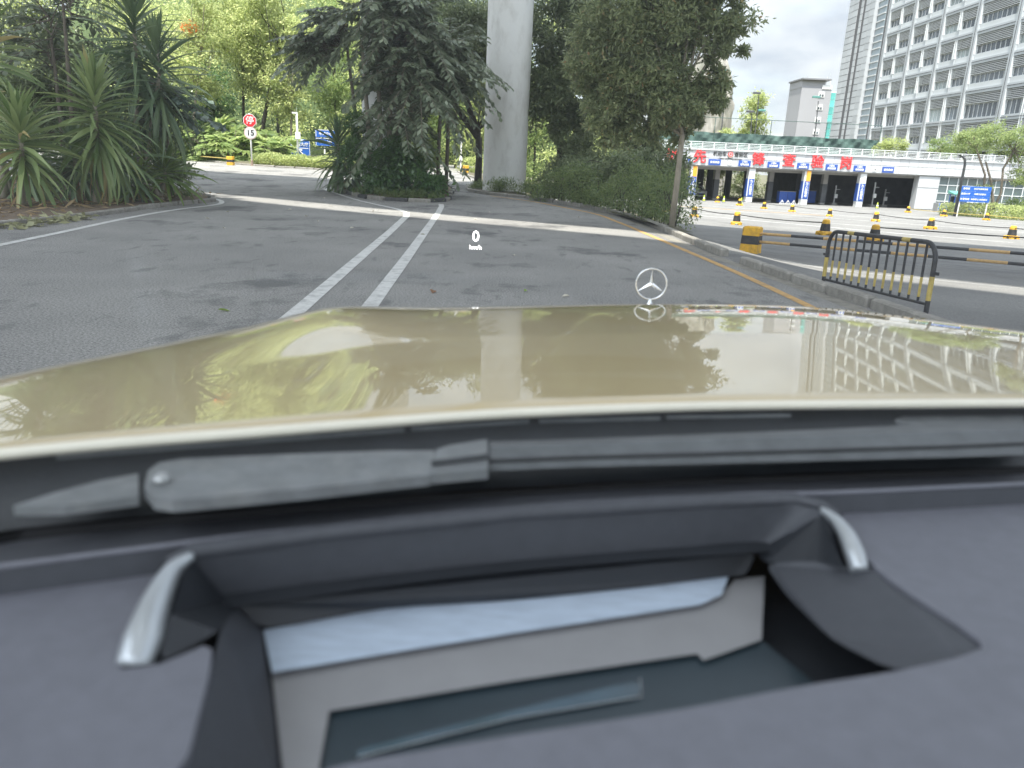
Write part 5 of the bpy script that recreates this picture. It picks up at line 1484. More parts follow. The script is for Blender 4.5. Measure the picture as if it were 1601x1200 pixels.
# --- green cones near the gate
def cone(label, x, y):
    t = thing('traffic_cone', label, 'cone', (x, y, tz(x, y)), group='yellow-green cones at the gate')
    mb = MB(); mb.cbox((0, 0, 0.025), (0.40, 0.40, 0.05), 0.01); mb.build('base', M_BLACK, t, local=True)
    mb = MB(); mb.lathe((0, 0, 0), [(0.16, 0.05), (0.10, 0.38), (0.035, 0.74)], 14); mb.build('body', MATS['cone_lime'], t, local=True, smooth=40)
    mb = MB(); mb.lathe((0, 0, 0), [(0.122, 0.28), (0.095, 0.43)], 14, cap=False); mb.build('reflective_band', M_WLET, t, local=True)
mat('cone_lime', (0.45, 0.60, 0.06), 0.5, 0.1, 5)
cone('lime cone left of the small white car', 22.0, 92.5); cone('lime cone right of the small white car', 24.2, 91.8); cone('lime cone right behind a barrel on the plaza', 24.2, 84.5); cone('lime cone at the foot of the rightmost dark bay', 43.0, 93.0)

# --- striped block and poles
def band_block(label, x, y, w, h, rz):
    t = thing('barrier_block', label, 'block', (x, y, tz(x, y)), rz)
    for z0, z1, m, nm in ((0.0, 0.345, M_YELLOW, 'lower_band'), (0.345, 0.66, M_BLACK, 'middle_band'), (0.66, 1.0, M_YELLOW, 'upper_band')):
        mb = MB()
        k0, k1 = 1 - 0.10 * z0, 1 - 0.10 * z1
        if nm == 'upper_band':
            mb.cbox((0, 0, h * (z0 + z1) / 2 + 0.001), (w * k0, w * 0.9 * k0, h * (z1 - z0) - 0.002), 0.03)
        else:
            mb.box((0, 0, h * (z0 + z1) / 2), (w * k0, w * 0.9 * k0, h * (z1 - z0) - 0.002), top=k1 / k0)
        mb.build(nm, m, t, local=True)
    return t
band_block('squat black and yellow block holding the striped poles', 5.55, 18.13, 0.42, 0.62, R(-32))
band_block('black and yellow block holding the far ends of the striped poles', 13.4, 12.6, 0.42, 0.62, R(-32))
def striped_pole(label, a, b, r=0.033, n=13):
    t = thing('striped_pole', label, 'pole', ((a[0] + b[0]) / 2, (a[1] + b[1]) / 2, tz((a[0] + b[0]) / 2, (a[1] + b[1]) / 2)), group='striped poles between the blocks')
    A, B = Vector(a), Vector(b)
    for k in range(n):
        mb = MB(); mb.tube([A.lerp(B, k / n), A.lerp(B, (k + 1) / n)], r, 10)
        mb.build('stripe', (M_YORANGE, M_BLACK)[k % 2], t, smooth=50)
striped_pole('upper striped pole running right from the squat block', (5.7, 18.0, 0.13), (13.3, 12.7, 0.24))
striped_pole('lower striped pole running right from the squat block', (5.7, 18.0, -0.06), (13.3, 12.7, 0.02))

# --- crowd barrier
bar = thing('crowd_barrier', 'low black and yellow tubular barrier with rounded corners beside the right kerb', 'barrier', (4.64, 8.40, tz(4.64, 8.40) + 0.07), math.atan2(10.82 - 8.40, 4.42 - 4.64))
bar.rotation_euler[1] = R(2.0)
LB, HB = 2.43, 0.77
def arc(cx, cz, r, a0, a1, n=6):
    return [(cx + r * math.cos(a), 0, cz + r * math.sin(a)) for a in np.linspace(a0, a1, n)]
rc = 0.20
mb = MB(); mb.tube([(0.0, 0, 0.40)] + [(0, 0, HB - rc - 0.02)] + arc(rc, HB - rc, rc, math.pi, math.pi / 2) + [(LB * 0.2, 0, HB)], 0.027, 10); mb.build('frame', M_BLACK, bar, local=True, smooth=50)
for x0, x1, m in ((0.2, 0.27, M_YPALE), (0.27, 0.72, M_BLACK), (0.72, 0.79, M_YPALE)):
    mb = MB(); mb.tube([(LB * x0, 0, HB), (LB * x1, 0, HB)], 0.0275, 10); mb.build('frame', m, bar, local=True, smooth=50)
mb = MB(); mb.tube([(LB * 0.79, 0, HB)] + arc(LB - rc, HB - rc, rc, math.pi / 2, 0) + [(LB, 0, 0.40)], 0.027, 10); mb.build('frame', M_BLACK, bar, local=True, smooth=50)
for x in (0, LB):
    mb = MB(); mb.tube([(x, 0, 0.13), (x, 0, 0.40)], 0.0275, 10); mb.build('frame', M_YPALE, bar, local=True, smooth=50)
    mb = MB(); mb.tube([(x, 0, -0.07 if x == 0 else 0.0), (x, 0, 0.13)], 0.027, 10); mb.build('frame', M_BLACK, bar, local=True, smooth=50)
    mb = MB(); mb.cbox((x, 0, 0.012 - (0.07 if x == 0 else 0.0)), (0.10, 0.34, 0.024), 0.006); mb.build('foot', M_BLACK, bar, local=True)
mb = MB(); mb.tube([(0.02, 0, 0.09), (LB - 0.02, 0, 0.09)], 0.018, 8); mb.build('bottom_rail', M_BLACK, bar, local=True, smooth=50)
nb = 12
for i in range(1, nb + 1):
    x = LB * i / (nb + 1)
    top = HB - (0.0 if rc < x < LB - rc else (rc - math.sqrt(max(0, rc ** 2 - (rc - min(x, LB - x)) ** 2))))
    b = MB().mat(0); b.tube([(x, 0, 0.37 + 0.004 * (i % 3)), (x, 0, top)], 0.015, 8); b.mat(1).tube([(x, 0, 0.15), (x, 0, 0.37 + 0.004 * (i % 3))], 0.0155, 8); b.mat(0).tube([(x, 0, 0.09), (x, 0, 0.15)], 0.015, 8)
    b.build('bar', [M_BLACK, M_YPALE], bar, local=True, smooth=50)
for x, s in ((0, -1), (LB, 1)):
    mb = MB(); mb.box((x + s * 0.05, 0, 0.44), (0.08, 0.03, 0.035)); mb.build('coupling_lug', M_BLACK, bar, local=True)
mb = MB(); mb.tube([(LB, -0.03, 0.50), (LB + 0.035, -0.05, 0.49), (LB + 0.035, -0.05, 0.38), (LB + 0.01, -0.04, 0.37)], 0.006, 6); mb.build('hook', M_GREYPOST, bar, local=True)
ch = MB()
cz, cx = 0.50, LB * 0.56
for k in range(15):
    zc = cz - 0.024 * k
    xx = cx + 0.010 * math.sin(k * 0.7)
    pl = 1 if k % 2 else 0
    loop = []
    for a in np.linspace(0, 2 * math.pi, 9):
        u, w = 0.009 * math.cos(a), 0.017 * math.sin(a)
        loop.append((xx + (u if pl else 0), -0.03 + (0 if pl else u), zc + w))
    ch.tube(loop, 0.0032, 5, caps=False)
ch.build('chain', M_GREYPOST, bar, local=True)
mb = MB(); mb.tube([(cx + 0.03, -0.02, 0.56), (cx - 0.0, -0.04, 0.56), (cx - 0.01, -0.045, 0.50), (cx + 0.03, -0.04, 0.49)], 0.006, 6); mb.build('hook', M_GREYPOST, bar, local=True)

# --- signs and posts by the far left road
def facing(x, y):
    return math.atan2(-x, y)
x, y = -17.94, 51.75
z = tz(x, y)
st = thing('traffic_sign', 'white post with a red octagonal stop sign above a round 15 sign', 'sign', (x, y, z), facing(x, y))
mb = MB(); mb.tube([(0, 0, 0), (0, 0, 3.3)], 0.055, 10); mb.build('post', M_WHITE, st, local=True, smooth=True)
def plate(name, m, n, r, zc, y0, y1, parent, a0=0.0):
    A = [(r * math.cos(a0 + 2 * math.pi * k / n), y0, zc + r * math.sin(a0 + 2 * math.pi * k / n)) for k in range(n)]
    B = [(p[0], y1, p[2]) for p in A]
    mb = MB(); mb.add(A + B, [tuple(range(n)), tuple(reversed(range(n, 2 * n)))] + [(i, n + i, n + (i + 1) % n, (i + 1) % n) for i in range(n)])
    return mb.build(name, m, parent, local=True)
zz = 3.39 - z
p8 = plate('stop_plate', M_WHITE, 8, 0.44, zz, -0.09, -0.06, st, math.pi / 8)
plate('red_field', M_RED, 8, 0.40, zz, -0.10, -0.092, p8, math.pi / 8)
lettering('lettering', '停', 0.54, M_WLET, p8, (0, -0.108, zz - 0.01), fat=0.006, ext=0.004)
zz = 2.62 - z
pc = plate('speed_plate', mat('faded_red_rim', (0.55, 0.40, 0.38), 0.5, 0.05, 3), 28, 0.40, zz, -0.09, -0.06, st)
plate('white_field', M_WHITE, 28, 0.345, zz, -0.10, -0.092, pc)
lettering('lettering', '15', 0.50, M_INK, pc, (0, -0.108, zz), fat=0.02, ext=0.004)
mb = MB(); mb.tube([(0, 0, -0.05), (0, 0, 0.35)], 0.085, 10); mb.build('sleeve', mat('rusty_sleeve', (0.30, 0.22, 0.17), 0.8, 0.3, 5), st, local=True)

x, y = -14.9, 51.95; z = tz(x, y)
cp = thing('camera_pole', 'slim white camera pole in front of the blue arrow sign', 'pole', (x, y, z), facing(x, y))
mb = MB(); mb.tube([(0, 0, 0), (0, 0, 3.5)], [0.075, 0.06], 10); mb.build('post', M_WHITE, cp, local=True, smooth=True)
mb = MB(); mb.cbox((0.03, -0.1, 2.05), (0.34, 0.18, 0.42), 0.02); mb.build('control_box', M_WHITE, cp, local=True)
mb = MB(); mb.tube([(0, 0, 3.5), (0, 0, 3.85)], 0.012, 6); mb.build('aerial', M_STEEL, cp, local=True)
mb = MB(); mb.box((-0.14, -0.02, 3.46), (0.30, 0.10, 0.10)); mb.build('camera', M_WHITE, cp, local=True)

x, y = -17.0, 60.0; z = tz(x, y)
bs = thing('direction_sign', 'blue arrow sign with white characters above the hedge', 'sign', (x, y, z), facing(x, y) * 0.8)
mb = MB(); mb.cbox((0, 0, 1.0), (1.44, 0.12, 1.60), 0.03); mb.build('board', M_BLUE, bs, local=True)
for a, b in (((-0.68, 0.25), (-0.68, 1.75)), ((0.68, 0.25), (0.68, 1.75)), ((-0.68, 1.75), (0.68, 1.75))):
    mb = MB(); mb.tube([(a[0], -0.07, a[1]), (b[0], -0.07, b[1])], 0.02, 5); mb.build('white_border', M_WLET, bs, local=True)
lettering('lettering', '查验大厅', 0.29, M_WLET, bs, (0, -0.075, 1.42), fat=0.02, ext=0.004, sx=1.02)
mb = MB(); mb.box((0, -0.072, 1.16), (1.15, 0.012, 0.05)); mb.build('white_rule', M_WLET, bs, local=True)
mb = MB(); mb.tube([(0.28, -0.075, 0.62), (-0.08, -0.075, 0.96)], 0.045, 6); mb.tube([(-0.16, -0.075, 0.76), (-0.15, -0.075, 1.02), (0.12, -0.075, 1.02)], 0.045, 6); mb.build('arrow', M_WLET, bs, local=True)
for s in (-0.5, 0.5):
    mb = MB(); mb.tube([(s, 0.04, 0), (s, 0.04, 0.2)], 0.04, 8); mb.build('post', M_STEEL, bs, local=True)

x, y = -13.1, 51.9; z = tz(x, y)
b2 = thing('direction_sign', 'blue sign on a white post half hidden by the island dracaena', 'sign', (x, y, z), facing(x, y))
mb = MB(); mb.tube([(0, 0, 0), (0, 0, 2.4)], 0.055, 10); mb.build('post', M_WHITE, b2, local=True)
for k, zc in enumerate((2.25, 1.72)):
    mb = MB(); mb.cbox((0.05, -0.07, zc), (1.25, 0.05, 0.48), 0.02); bd = mb.build('board', M_BLUE, b2, local=True)
    mb = MB(); mb.box((0.05, -0.10, zc + 0.22), (1.18, 0.012, 0.035)); mb.box((-0.53, -0.10, zc), (0.03, 0.012, 0.42)); mb.build('white_border', M_WLET, bd, local=True)
    lettering('lettering', ('考试中心', '车管大厅')[k], 0.22, M_WLET, bd, (0.08, -0.10, zc - 0.02), fat=0.02, ext=0.004)

def curved_lamp(label, x, y, h, reach, r=0.09, rz=0.0, box=True):
    z = tz(x, y)
    t = thing('street_lamp', label, 'lamp post', (x, y, z), rz)
    mb = MB(); mb.tube([(0, 0, 0), (0, 0, h * 0.86), (reach * 0.12, 0, h * 0.94), (reach * 0.45, 0, h * 0.985), (reach, 0, h)], [r, r * 0.85, r * 0.8, r * 0.75, r * 0.5], 10); mb.build('post', M_GREYPOST, t, local=True, smooth=True)
    mb = MB(); mb.cbox((reach * 0.9, 0, h - 0.02), (reach * 0.5, 0.16, 0.07), 0.02); mb.build('lamp_head', M_GREYPOST, t, local=True)
    if box:
        mb = MB(); mb.cbox((r + 0.11, 0, 0.55), (0.2, 0.2, 1.1), 0.02); mb.build('control_box', M_GREYPOST, t, local=True)
    return t
curved_lamp('dark curved lamp post between the stop sign and the blue sign', -19.6, 63.0, 4.75, 1.0, 0.12)
curved_lamp('dark curved lamp post behind the three-row blue sign at the right', 42.3, 75.0, 5.6, -0.75, 0.14, rz=0.0, box=False)

# striped kerb block with a yellow rail
def kerb_block(label, x, y, rail=None):
    z = tz(x, y)
    t = thing('kerb_block', label, 'block', (x, y, z))
    for z0, m, nm in ((0.0, M_YELLOW, 'lower_band'), (0.2, M_BLACK, 'middle_band'), (0.36, M_YELLOW, 'upper_band')):
        hgt = {0.0: 0.2, 0.2: 0.16, 0.36: 0.2}[z0]
        mb = MB(); mb.cbox((0, 0, z0 + hgt / 2), (0.42, 0.36, hgt - 0.002), 0.02); mb.build(nm, m, t, local=True)
    if rail:
        mb = MB(); mb.tube([(-0.15, 0, 0.42), rail], 0.03, 6); mb.build('rail', M_YPALE, t, local=True)
kerb_block('yellow and black kerb block with a thin rail by the far road', -19.2, 51.3, (-3.2, 3.0, 0.45))
kerb_block('yellow kerb block in the sunlit gap left of the white column', -3.9, 54.5)
x, y = -4.3, 55.2
t = thing('post', 'thin white post in the sunlit gap left of the white column', 'post', (x, y, tz(x, y)))
mb = MB(); mb.tube([(0, 0, 0), (0, 0, 2.6)], 0.05, 8); mb.build('shaft', M_WHITE, t, local=True)
mb = MB(); mb.cbox((0, -0.02, 1.0), (0.22, 0.16, 0.3), 0.02); mb.build('box', M_WHITE, t, local=True)

# three-row blue sign on the right
x, y = 43.0, 73.5; z = tz(x, y)
t = thing('direction_sign', 'three-row blue information sign behind the clipped hedge', 'sign', (x, y, z), R(-12))
for k, (zc, l1, l2) in enumerate(((2.62, '查验区', '机动车查验业务'), (2.14, '服务大厅', '车辆注册登记'), (1.66, '办事指南', '转移登记 变更登记'))):
    mb = MB(); mb.cbox((0, -0.03, zc), (2.55, 0.06, 0.46), 0.01); bd = mb.build('board', M_BLUE, t, local=True)
    lettering('lettering', l1, 0.20, M_WLET, bd, (-0.85, -0.068, zc), fat=0.02, ext=0.003)
    lettering('lettering', l2, 0.17, M_WLET, bd, (0.38, -0.068, zc), fat=0.02, ext=0.003)
for s in (-1.2, 1.2):
    mb = MB(); mb.box((s, 0.05, 1.4), (0.09, 0.07, 2.9)); mb.build('post', M_WHITE, t, local=True)

# --- fallen leaves on the road
LF = [leaf_mat('fallen_leaf_brown', (0.20, 0.10, 0.05), (0.26, 0.14, 0.07), 0.1, 0.7, 0.2), leaf_mat('fallen_leaf_pale', (0.45, 0.42, 0.34), (0.5, 0.46, 0.38), 0.1, 0.7, 0.2), leaf_mat('fallen_leaf_green', (0.18, 0.28, 0.05), (0.22, 0.32, 0.06), 0.2, 0.6, 0.3)]
def fallen_leaf(x, y, L, k, lab, group=None):
    rr = random.Random(int(x * 100 + y * 37))
    V = [(0, 0, 0.004), (L * 0.35, L * 0.22, 0.02 + 0.1 * L), (L * 0.7, L * 0.18, 0.015 + 0.12 * L), (L, 0, 0.01), (L * 0.7, -L * 0.2, 0.02), (L * 0.35, -L * 0.22, 0.012), (L * 0.5, 0, 0.006)]
    mb = MB(); mb.add(V, [(0, 6, 1), (1, 6, 2), (2, 6, 3), (3, 6, 4), (4, 6, 5), (5, 6, 0)])
    o = mb.build('fallen_leaf', LF[k])
    o.location = (x, y, tz(x, y) + 0.003); o.rotation_euler = (0, 0, rr.uniform(0, 6.28))
    tag(o, lab, 'leaf', group)
fallen_leaf(-0.97, 8.6, 0.16, 0, 'large brown fallen leaf on the road ahead of the hood')
fallen_leaf(0.1, 9.0, 0.09, 2, 'green fallen leaf on the road left of the hood ornament')
fallen_leaf(0.54, 8.76, 0.10, 1, 'pale curled leaf on the road near the hood ornament')
fallen_leaf(-2.75, 7.1, 0.13, 2, 'greenish leaf on the road left of the double white lines')
for k, (x, y) in enumerate(((-0.05, 12.58), (-4.6, 17.5), (-5.2, 18.8), (-3.6, 16.2), (-6.3, 20.8), (-5.8, 15.0), (-1.9, 15.5), (-6.9, 17.0), (-1.2, 20.2), (-7.3, 19.2), (1.8, 22.6), (-0.9, 23.0), (-4.1, 21.6), (-5.6, 22.8), (-8.4, 26.5), (-6.6, 25.8), (-10.5, 33.0), (-12.0, 35.5))):
    fallen_leaf(x, y, 0.11, 1, 'small pale leaf fallen on the road', 'pale leaves scattered on the road')
# heap of dry leaves at the left kerb
rsh = np.random.RandomState(6)
n = 150
P = np.stack([rsh.uniform(-9.15, -8.75, n) , rsh.uniform(13.2, 15.9, n), 0.01 + np.abs(rsh.normal(size=n)) * 0.05], 1)
P[:, 0] += 0.14 * (P[:, 1] - 13.2) * -0.2
V, F = leaf_cloud(P, rsh.normal(size=(n, 3)) * [1, 1, 0.25], rsh.normal(size=(n, 3)) * 0.6 + [0, 0, 1], rsh.uniform(0.12, 0.26, n), rsh.uniform(0.06, 0.11, n))
o = link('leaf_heap', fast_mesh('leaf_heap', V, F, leaf_mat('heap_leaf', (0.20, 0.20, 0.10), (0.36, 0.36, 0.22), 0.15, 0.7, 0.2)))
tag(o, 'wilted branch of pale leaves lying against the left kerb', 'leaves', kind='stuff')
n = 900
P = np.stack([rsh.uniform(-14, -9.5, n), rsh.uniform(12, 24.0, n), np.zeros(n)], 1); P[:, 2] = terr(P[:, 0], P[:, 1]) + 0.12 + rsh.uniform(0, 0.06, n)
V, F = leaf_cloud(P, rsh.normal(size=(n, 3)) * [1, 1, 0.2], rsh.normal(size=(n, 3)) * 0.5 + [0, 0, 1], rsh.uniform(0.10, 0.42, n), rsh.uniform(0.03, 0.07, n))
tag(link('leaf_litter', fast_mesh('leaf_litter', V, F, LM_DEAD)), 'dry leaf litter on the soil of the left bed', 'leaf litter', kind='stuff')
CAR = {
    'strip_far': [(-0.539, 0.616, 1.135), (-0.484, 0.64, 1.135), (-0.355, 0.692, 1.135), (-0.01, 0.799, 1.135), (0.326, 0.874, 1.135), (0.691, 0.939, 1.135), (0.839, 0.965, 1.135)],
    'strip_near': [(-0.48, 0.542, 1.15), (-0.429, 0.562, 1.15), (-0.236, 0.636, 1.15), (0.005, 0.716, 1.15), (0.257, 0.775, 1.15), (0.372, 0.793, 1.15), (0.627, 0.845, 1.15), (0.763, 0.871, 1.15)],
    'pad_left': [(-0.537, 0.554, 1.125), (-0.448, 0.584, 1.125), (-0.35, 0.616, 1.125), (-0.31, 0.633, 1.125), (-0.29, 0.47, 1.125), (-0.258, 0.478, 1.125), (-0.226, 0.512, 1.125), (-0.189, 0.353, 1.125), (-0.362, 0.344, 1.125)],
    'pad_right': [(0.387, 0.82, 1.125), (0.649, 0.87, 1.125), (0.832, 0.898, 1.125), (0.418, 0.385, 1.125), (-0.127, 0.356, 1.125), (-0.111, 0.384, 1.125), (-0.089, 0.393, 1.125), (0.01, 0.422, 1.125), (0.13, 0.454, 1.125), (0.236, 0.488, 1.125), (0.314, 0.509, 1.125), (0.377, 0.531, 1.125), (0.414, 0.55, 1.125), (0.369, 0.669, 1.125)],
    'lobe': [(0.372, 0.675, 1.122), (0.418, 0.555, 1.122), (0.382, 0.538, 1.12), (0.323, 0.522, 1.115), (0.305, 0.599, 1.09), (0.295, 0.689, 1.08), (0.289, 0.744, 1.085), (0.332, 0.71, 1.11)],
    'rim': [(-0.295, 0.582, 1.15), (-0.283, 0.603, 1.15), (-0.178, 0.647, 1.15), (0.006, 0.707, 1.15), (0.217, 0.757, 1.15), (0.322, 0.776, 1.15), (0.349, 0.761, 1.15), (0.357, 0.738, 1.15)],
    'back_top': [(-0.281, 0.597, 1.147), (-0.177, 0.641, 1.147), (0.006, 0.701, 1.147), (0.216, 0.751, 1.147), (0.32, 0.769, 1.147), (0.349, 0.751, 1.147)],
    'back_bot': [(-0.259, 0.62, 1.085), (-0.168, 0.65, 1.085), (0.008, 0.703, 1.085), (0.186, 0.747, 1.085), (0.278, 0.769, 1.085), (0.29, 0.758, 1.085)],
    'arm_left': [(-0.28, 0.597, 1.15), (-0.289, 0.578, 1.146), (-0.287, 0.541, 1.138), (-0.281, 0.504, 1.128), (-0.279, 0.481, 1.118)],
    'arm_right': [(0.345, 0.753, 1.149), (0.354, 0.735, 1.146), (0.359, 0.713, 1.138), (0.36, 0.694, 1.128), (0.36, 0.678, 1.118)],
    'wall_left': [(-0.276, 0.572, 1.147), (-0.269, 0.524, 1.138), (-0.26, 0.482, 1.122), (-0.231, 0.531, 1.12), (-0.248, 0.608, 1.09), (-0.262, 0.628, 1.085), (-0.281, 0.597, 1.147)],
    'wall_left_low': [(-0.231, 0.531, 1.12), (-0.191, 0.357, 1.12), (-0.151, 0.437, 1.04), (-0.205, 0.563, 1.05), (-0.229, 0.618, 1.06), (-0.253, 0.621, 1.085)],
    'wall_right': [(0.349, 0.751, 1.147), (0.341, 0.702, 1.138), (0.342, 0.67, 1.122), (0.332, 0.71, 1.11), (0.289, 0.744, 1.085), (0.286, 0.77, 1.085)],
    'under': [(-0.259, 0.62, 1.085), (-0.168, 0.65, 1.085), (0.008, 0.703, 1.085), (0.186, 0.747, 1.085), (0.289, 0.77, 1.085), (0.275, 0.758, 1.06), (0.256, 0.756, 1.06), (0.149, 0.724, 1.06), (0.01, 0.688, 1.06), (-0.12, 0.664, 1.06), (-0.229, 0.618, 1.06)],
    'mirror': [(-0.229, 0.621, 1.058), (-0.121, 0.667, 1.058), (0.01, 0.691, 1.058), (0.15, 0.727, 1.058), (0.257, 0.76, 1.058), (0.238, 0.719, 1.058), (0.21, 0.698, 1.058), (0.01, 0.633, 1.058), (-0.108, 0.593, 1.058), (-0.201, 0.56, 1.058)],
    'panel': [(-0.205, 0.57, 1.05), (-0.11, 0.604, 1.05), (0.011, 0.645, 1.05), (0.214, 0.711, 1.05), (0.242, 0.732, 1.05), (0.267, 0.767, 1.05), (0.304, 0.777, 1.05), (0.262, 0.652, 1.05), (0.195, 0.615, 1.05), (0.191, 0.625, 1.05), (0.011, 0.573, 1.05), (-0.142, 0.525, 1.05), (-0.13, 0.428, 1.05), (-0.148, 0.427, 1.05)],
    'screen': [(-0.143, 0.53, 1.045), (0.012, 0.579, 1.045), (0.193, 0.632, 1.045), (0.197, 0.622, 1.045), (0.265, 0.659, 1.045), (0.294, 0.598, 1.045), (0.287, 0.551, 1.045), (0.148, 0.498, 1.045), (-0.034, 0.438, 1.045), (-0.131, 0.433, 1.045)],
    'display': [(-0.112, 0.487, 1.047), (0.012, 0.539, 1.047), (0.13, 0.587, 1.047), (0.128, 0.563, 1.047), (0.012, 0.528, 1.047), (-0.108, 0.478, 1.047)],
    'cowl_base': [(-0.522, 0.578, 1.16), (-0.47, 0.625, 1.16), (-0.343, 0.671, 1.16), (-0.195, 0.713, 1.16), (-0.01, 0.769, 1.16), (0.313, 0.842, 1.16), (0.664, 0.907, 1.16), (0.858, 0.942, 1.16)],
    'arm': [(-0.359, 0.687, 1.19), (-0.358, 0.709, 1.19), (-0.337, 0.722, 1.19), (-0.218, 0.75, 1.19), (-0.138, 0.767, 1.19), (-0.082, 0.774, 1.19), (-0.08, 0.707, 1.19), (-0.193, 0.662, 1.19), (-0.306, 0.623, 1.19), (-0.325, 0.627, 1.19), (-0.345, 0.65, 1.19)],
    'arm_tip': [(-0.081, 0.778, 1.19), (-0.07, 0.791, 1.19), (-0.026, 0.817, 1.19), (-0.021, 0.73, 1.19), (-0.08, 0.71, 1.19)],
    'blade_top': [(-0.023, 0.809, 1.19), (0.078, 0.83, 1.19), (0.323, 0.887, 1.19), (0.603, 0.957, 1.19), (0.707, 0.984, 1.19)],
    'blade_bot': [(-0.02, 0.747, 1.18), (0.074, 0.768, 1.18), (0.299, 0.808, 1.18), (0.546, 0.852, 1.18), (0.637, 0.871, 1.18)],
    'wedge': [(-0.444, 0.609, 1.185), (-0.423, 0.642, 1.185), (-0.397, 0.671, 1.185), (-0.371, 0.69, 1.185), (-0.346, 0.64, 1.185), (-0.401, 0.614, 1.185)],
    'bolt': [(-0.333, 0.66, 1.195)],
    'slatA': [(-0.471, 0.733, 1.18), (-0.224, 0.825, 1.18), (-0.131, 0.859, 1.18)],
    'slatB': [(-0.123, 0.862, 1.18), (0.018, 0.909, 1.18)],
    'slatC': [(0.031, 0.911, 1.18), (0.189, 0.944, 1.18)],
    'slatD': [(0.198, 0.948, 1.18), (0.371, 0.979, 1.18)],
    'mist': [(0.526, 0.975, 1.185), (0.587, 1.025, 1.185), (0.685, 1.068, 1.185), (0.77, 1.08, 1.185), (0.657, 0.905, 1.185), (0.565, 0.917, 1.185)],
    'R': [(-0.712, 0.57), (-0.589, 0.627), (-0.494, 0.674), (-0.391, 0.717), (-0.275, 0.761), (-0.142, 0.812), (0.0, 0.862), (0.248, 0.924), (0.475, 0.964), (0.713, 1.003), (0.902, 1.026)],
    'S': [(-1.077, 0.821), (-0.975, 1.026), (-0.876, 1.22), (-0.78, 1.385), (-0.636, 1.642), (-0.492, 1.837), (-0.18, 1.969), (0.391, 2.168), (0.914, 2.239), (1.41, 2.045), (1.744, 1.796)],
    'star': [(0.392, 2.173, 1.113)],
}

# ================================================================ the car we sit in
M_PAINT, _nt, _b = new_mat('champagne_paint')
_b.inputs['Base Color'].default_value = (0.47, 0.36, 0.19, 1)
_b.inputs['Metallic'].default_value = 0.45
_b.inputs['Roughness'].default_value = 0.38
_b.inputs['Coat Weight'].default_value = 1.0
_b.inputs['Coat Roughness'].default_value = 0.015
_b.inputs['Coat IOR'].default_value = 1.6
_fl = _nt.nodes.new('ShaderNodeTexNoise'); _fl.inputs['Scale'].default_value = 900.0
_rp = _nt.nodes.new('ShaderNodeValToRGB'); _rp.color_ramp.elements[0].color = (0.56, 0.43, 0.21, 1); _rp.color_ramp.elements[1].color = (0.70, 0.545, 0.285, 1)
_tc = _nt.nodes.new('ShaderNodeTexCoord')
_nt.links.new(_tc.outputs['Object'], _fl.inputs['Vector']); _nt.links.new(_fl.outputs['Fac'], _rp.inputs['Fac']); _nt.links.new(_rp.outputs['Color'], _b.inputs['Base Color'])
M_CHROME = mat('chrome', (0.80, 0.80, 0.80), 0.06, 0.02, 2, metal=1.0)
M_COWL = mat('cowl_plastic', (0.028, 0.031, 0.035), 0.55, 0.2, 20, bump=0.2, bscale=300)
M_WIPER = mat('dusty_wiper', (0.175, 0.185, 0.19), 0.6, 0.18, 30, bump=0.2, bscale=200, dirt=(0.30, 0.30, 0.28), dirt_amt=0.35, dirt_scale=40)
M_RUBBER = mat('black_rubber', (0.012, 0.012, 0.013), 0.8, 0.1, 10)
M_DASH = mat('dash_leather', (0.15, 0.154, 0.178), 0.5, 0.08, 60, bump=0.15, bscale=700)
M_DASH2 = mat('dash_inner', (0.062, 0.066, 0.076), 0.6, 0.08, 60)
M_DASHDARK = mat('dash_dark', (0.022, 0.025, 0.03), 0.5, 0.1, 30)
M_SILVER = mat('silver_trim', (0.48, 0.51, 0.53), 0.3, 0.05, 20, metal=0.5)
M_HUDGREY = mat('display_shroud', (0.28, 0.28, 0.285), 0.6, 0.05, 20)
M_HUDDARK = mat('display_well', (0.03, 0.045, 0.055), 0.3, 0.1, 20)
M_HUDBLUE = mat('display_glass', (0.035, 0.075, 0.10), 0.1, 0.2, 12, spec=0.8)
M_MIRROR = mat('painted_mirror_sheen', (0.48, 0.56, 0.66), 0.35, 0.15, 25, stretch=(1, 8, 8))  # light reflected in the mirror, painted as a pale streaky colour
M_PINK = mat('reflected_beige', (0.36, 0.27, 0.24), 0.7, 0.05, 20)

car = thing('car', 'champagne gold car seen from the driver seat over its dashboard and hood', 'car', (0.35, 0.9, 0.0))

def cr(P, t):
    """Catmull-Rom through P at parameter t in [0, len-1]"""
    i = min(int(t), len(P) - 2); u = t - i
    p0, p1, p2, p3 = P[max(0, i - 1)], P[i], P[i + 1], P[min(len(P) - 1, i + 2)]
    return [0.5 * (2 * b + (c - a) * u + (2 * a - 5 * b + 4 * c - d) * u * u + (3 * b - a - 3 * c + d) * u ** 3) for a, b, c, d in zip(p0, p1, p2, p3)]

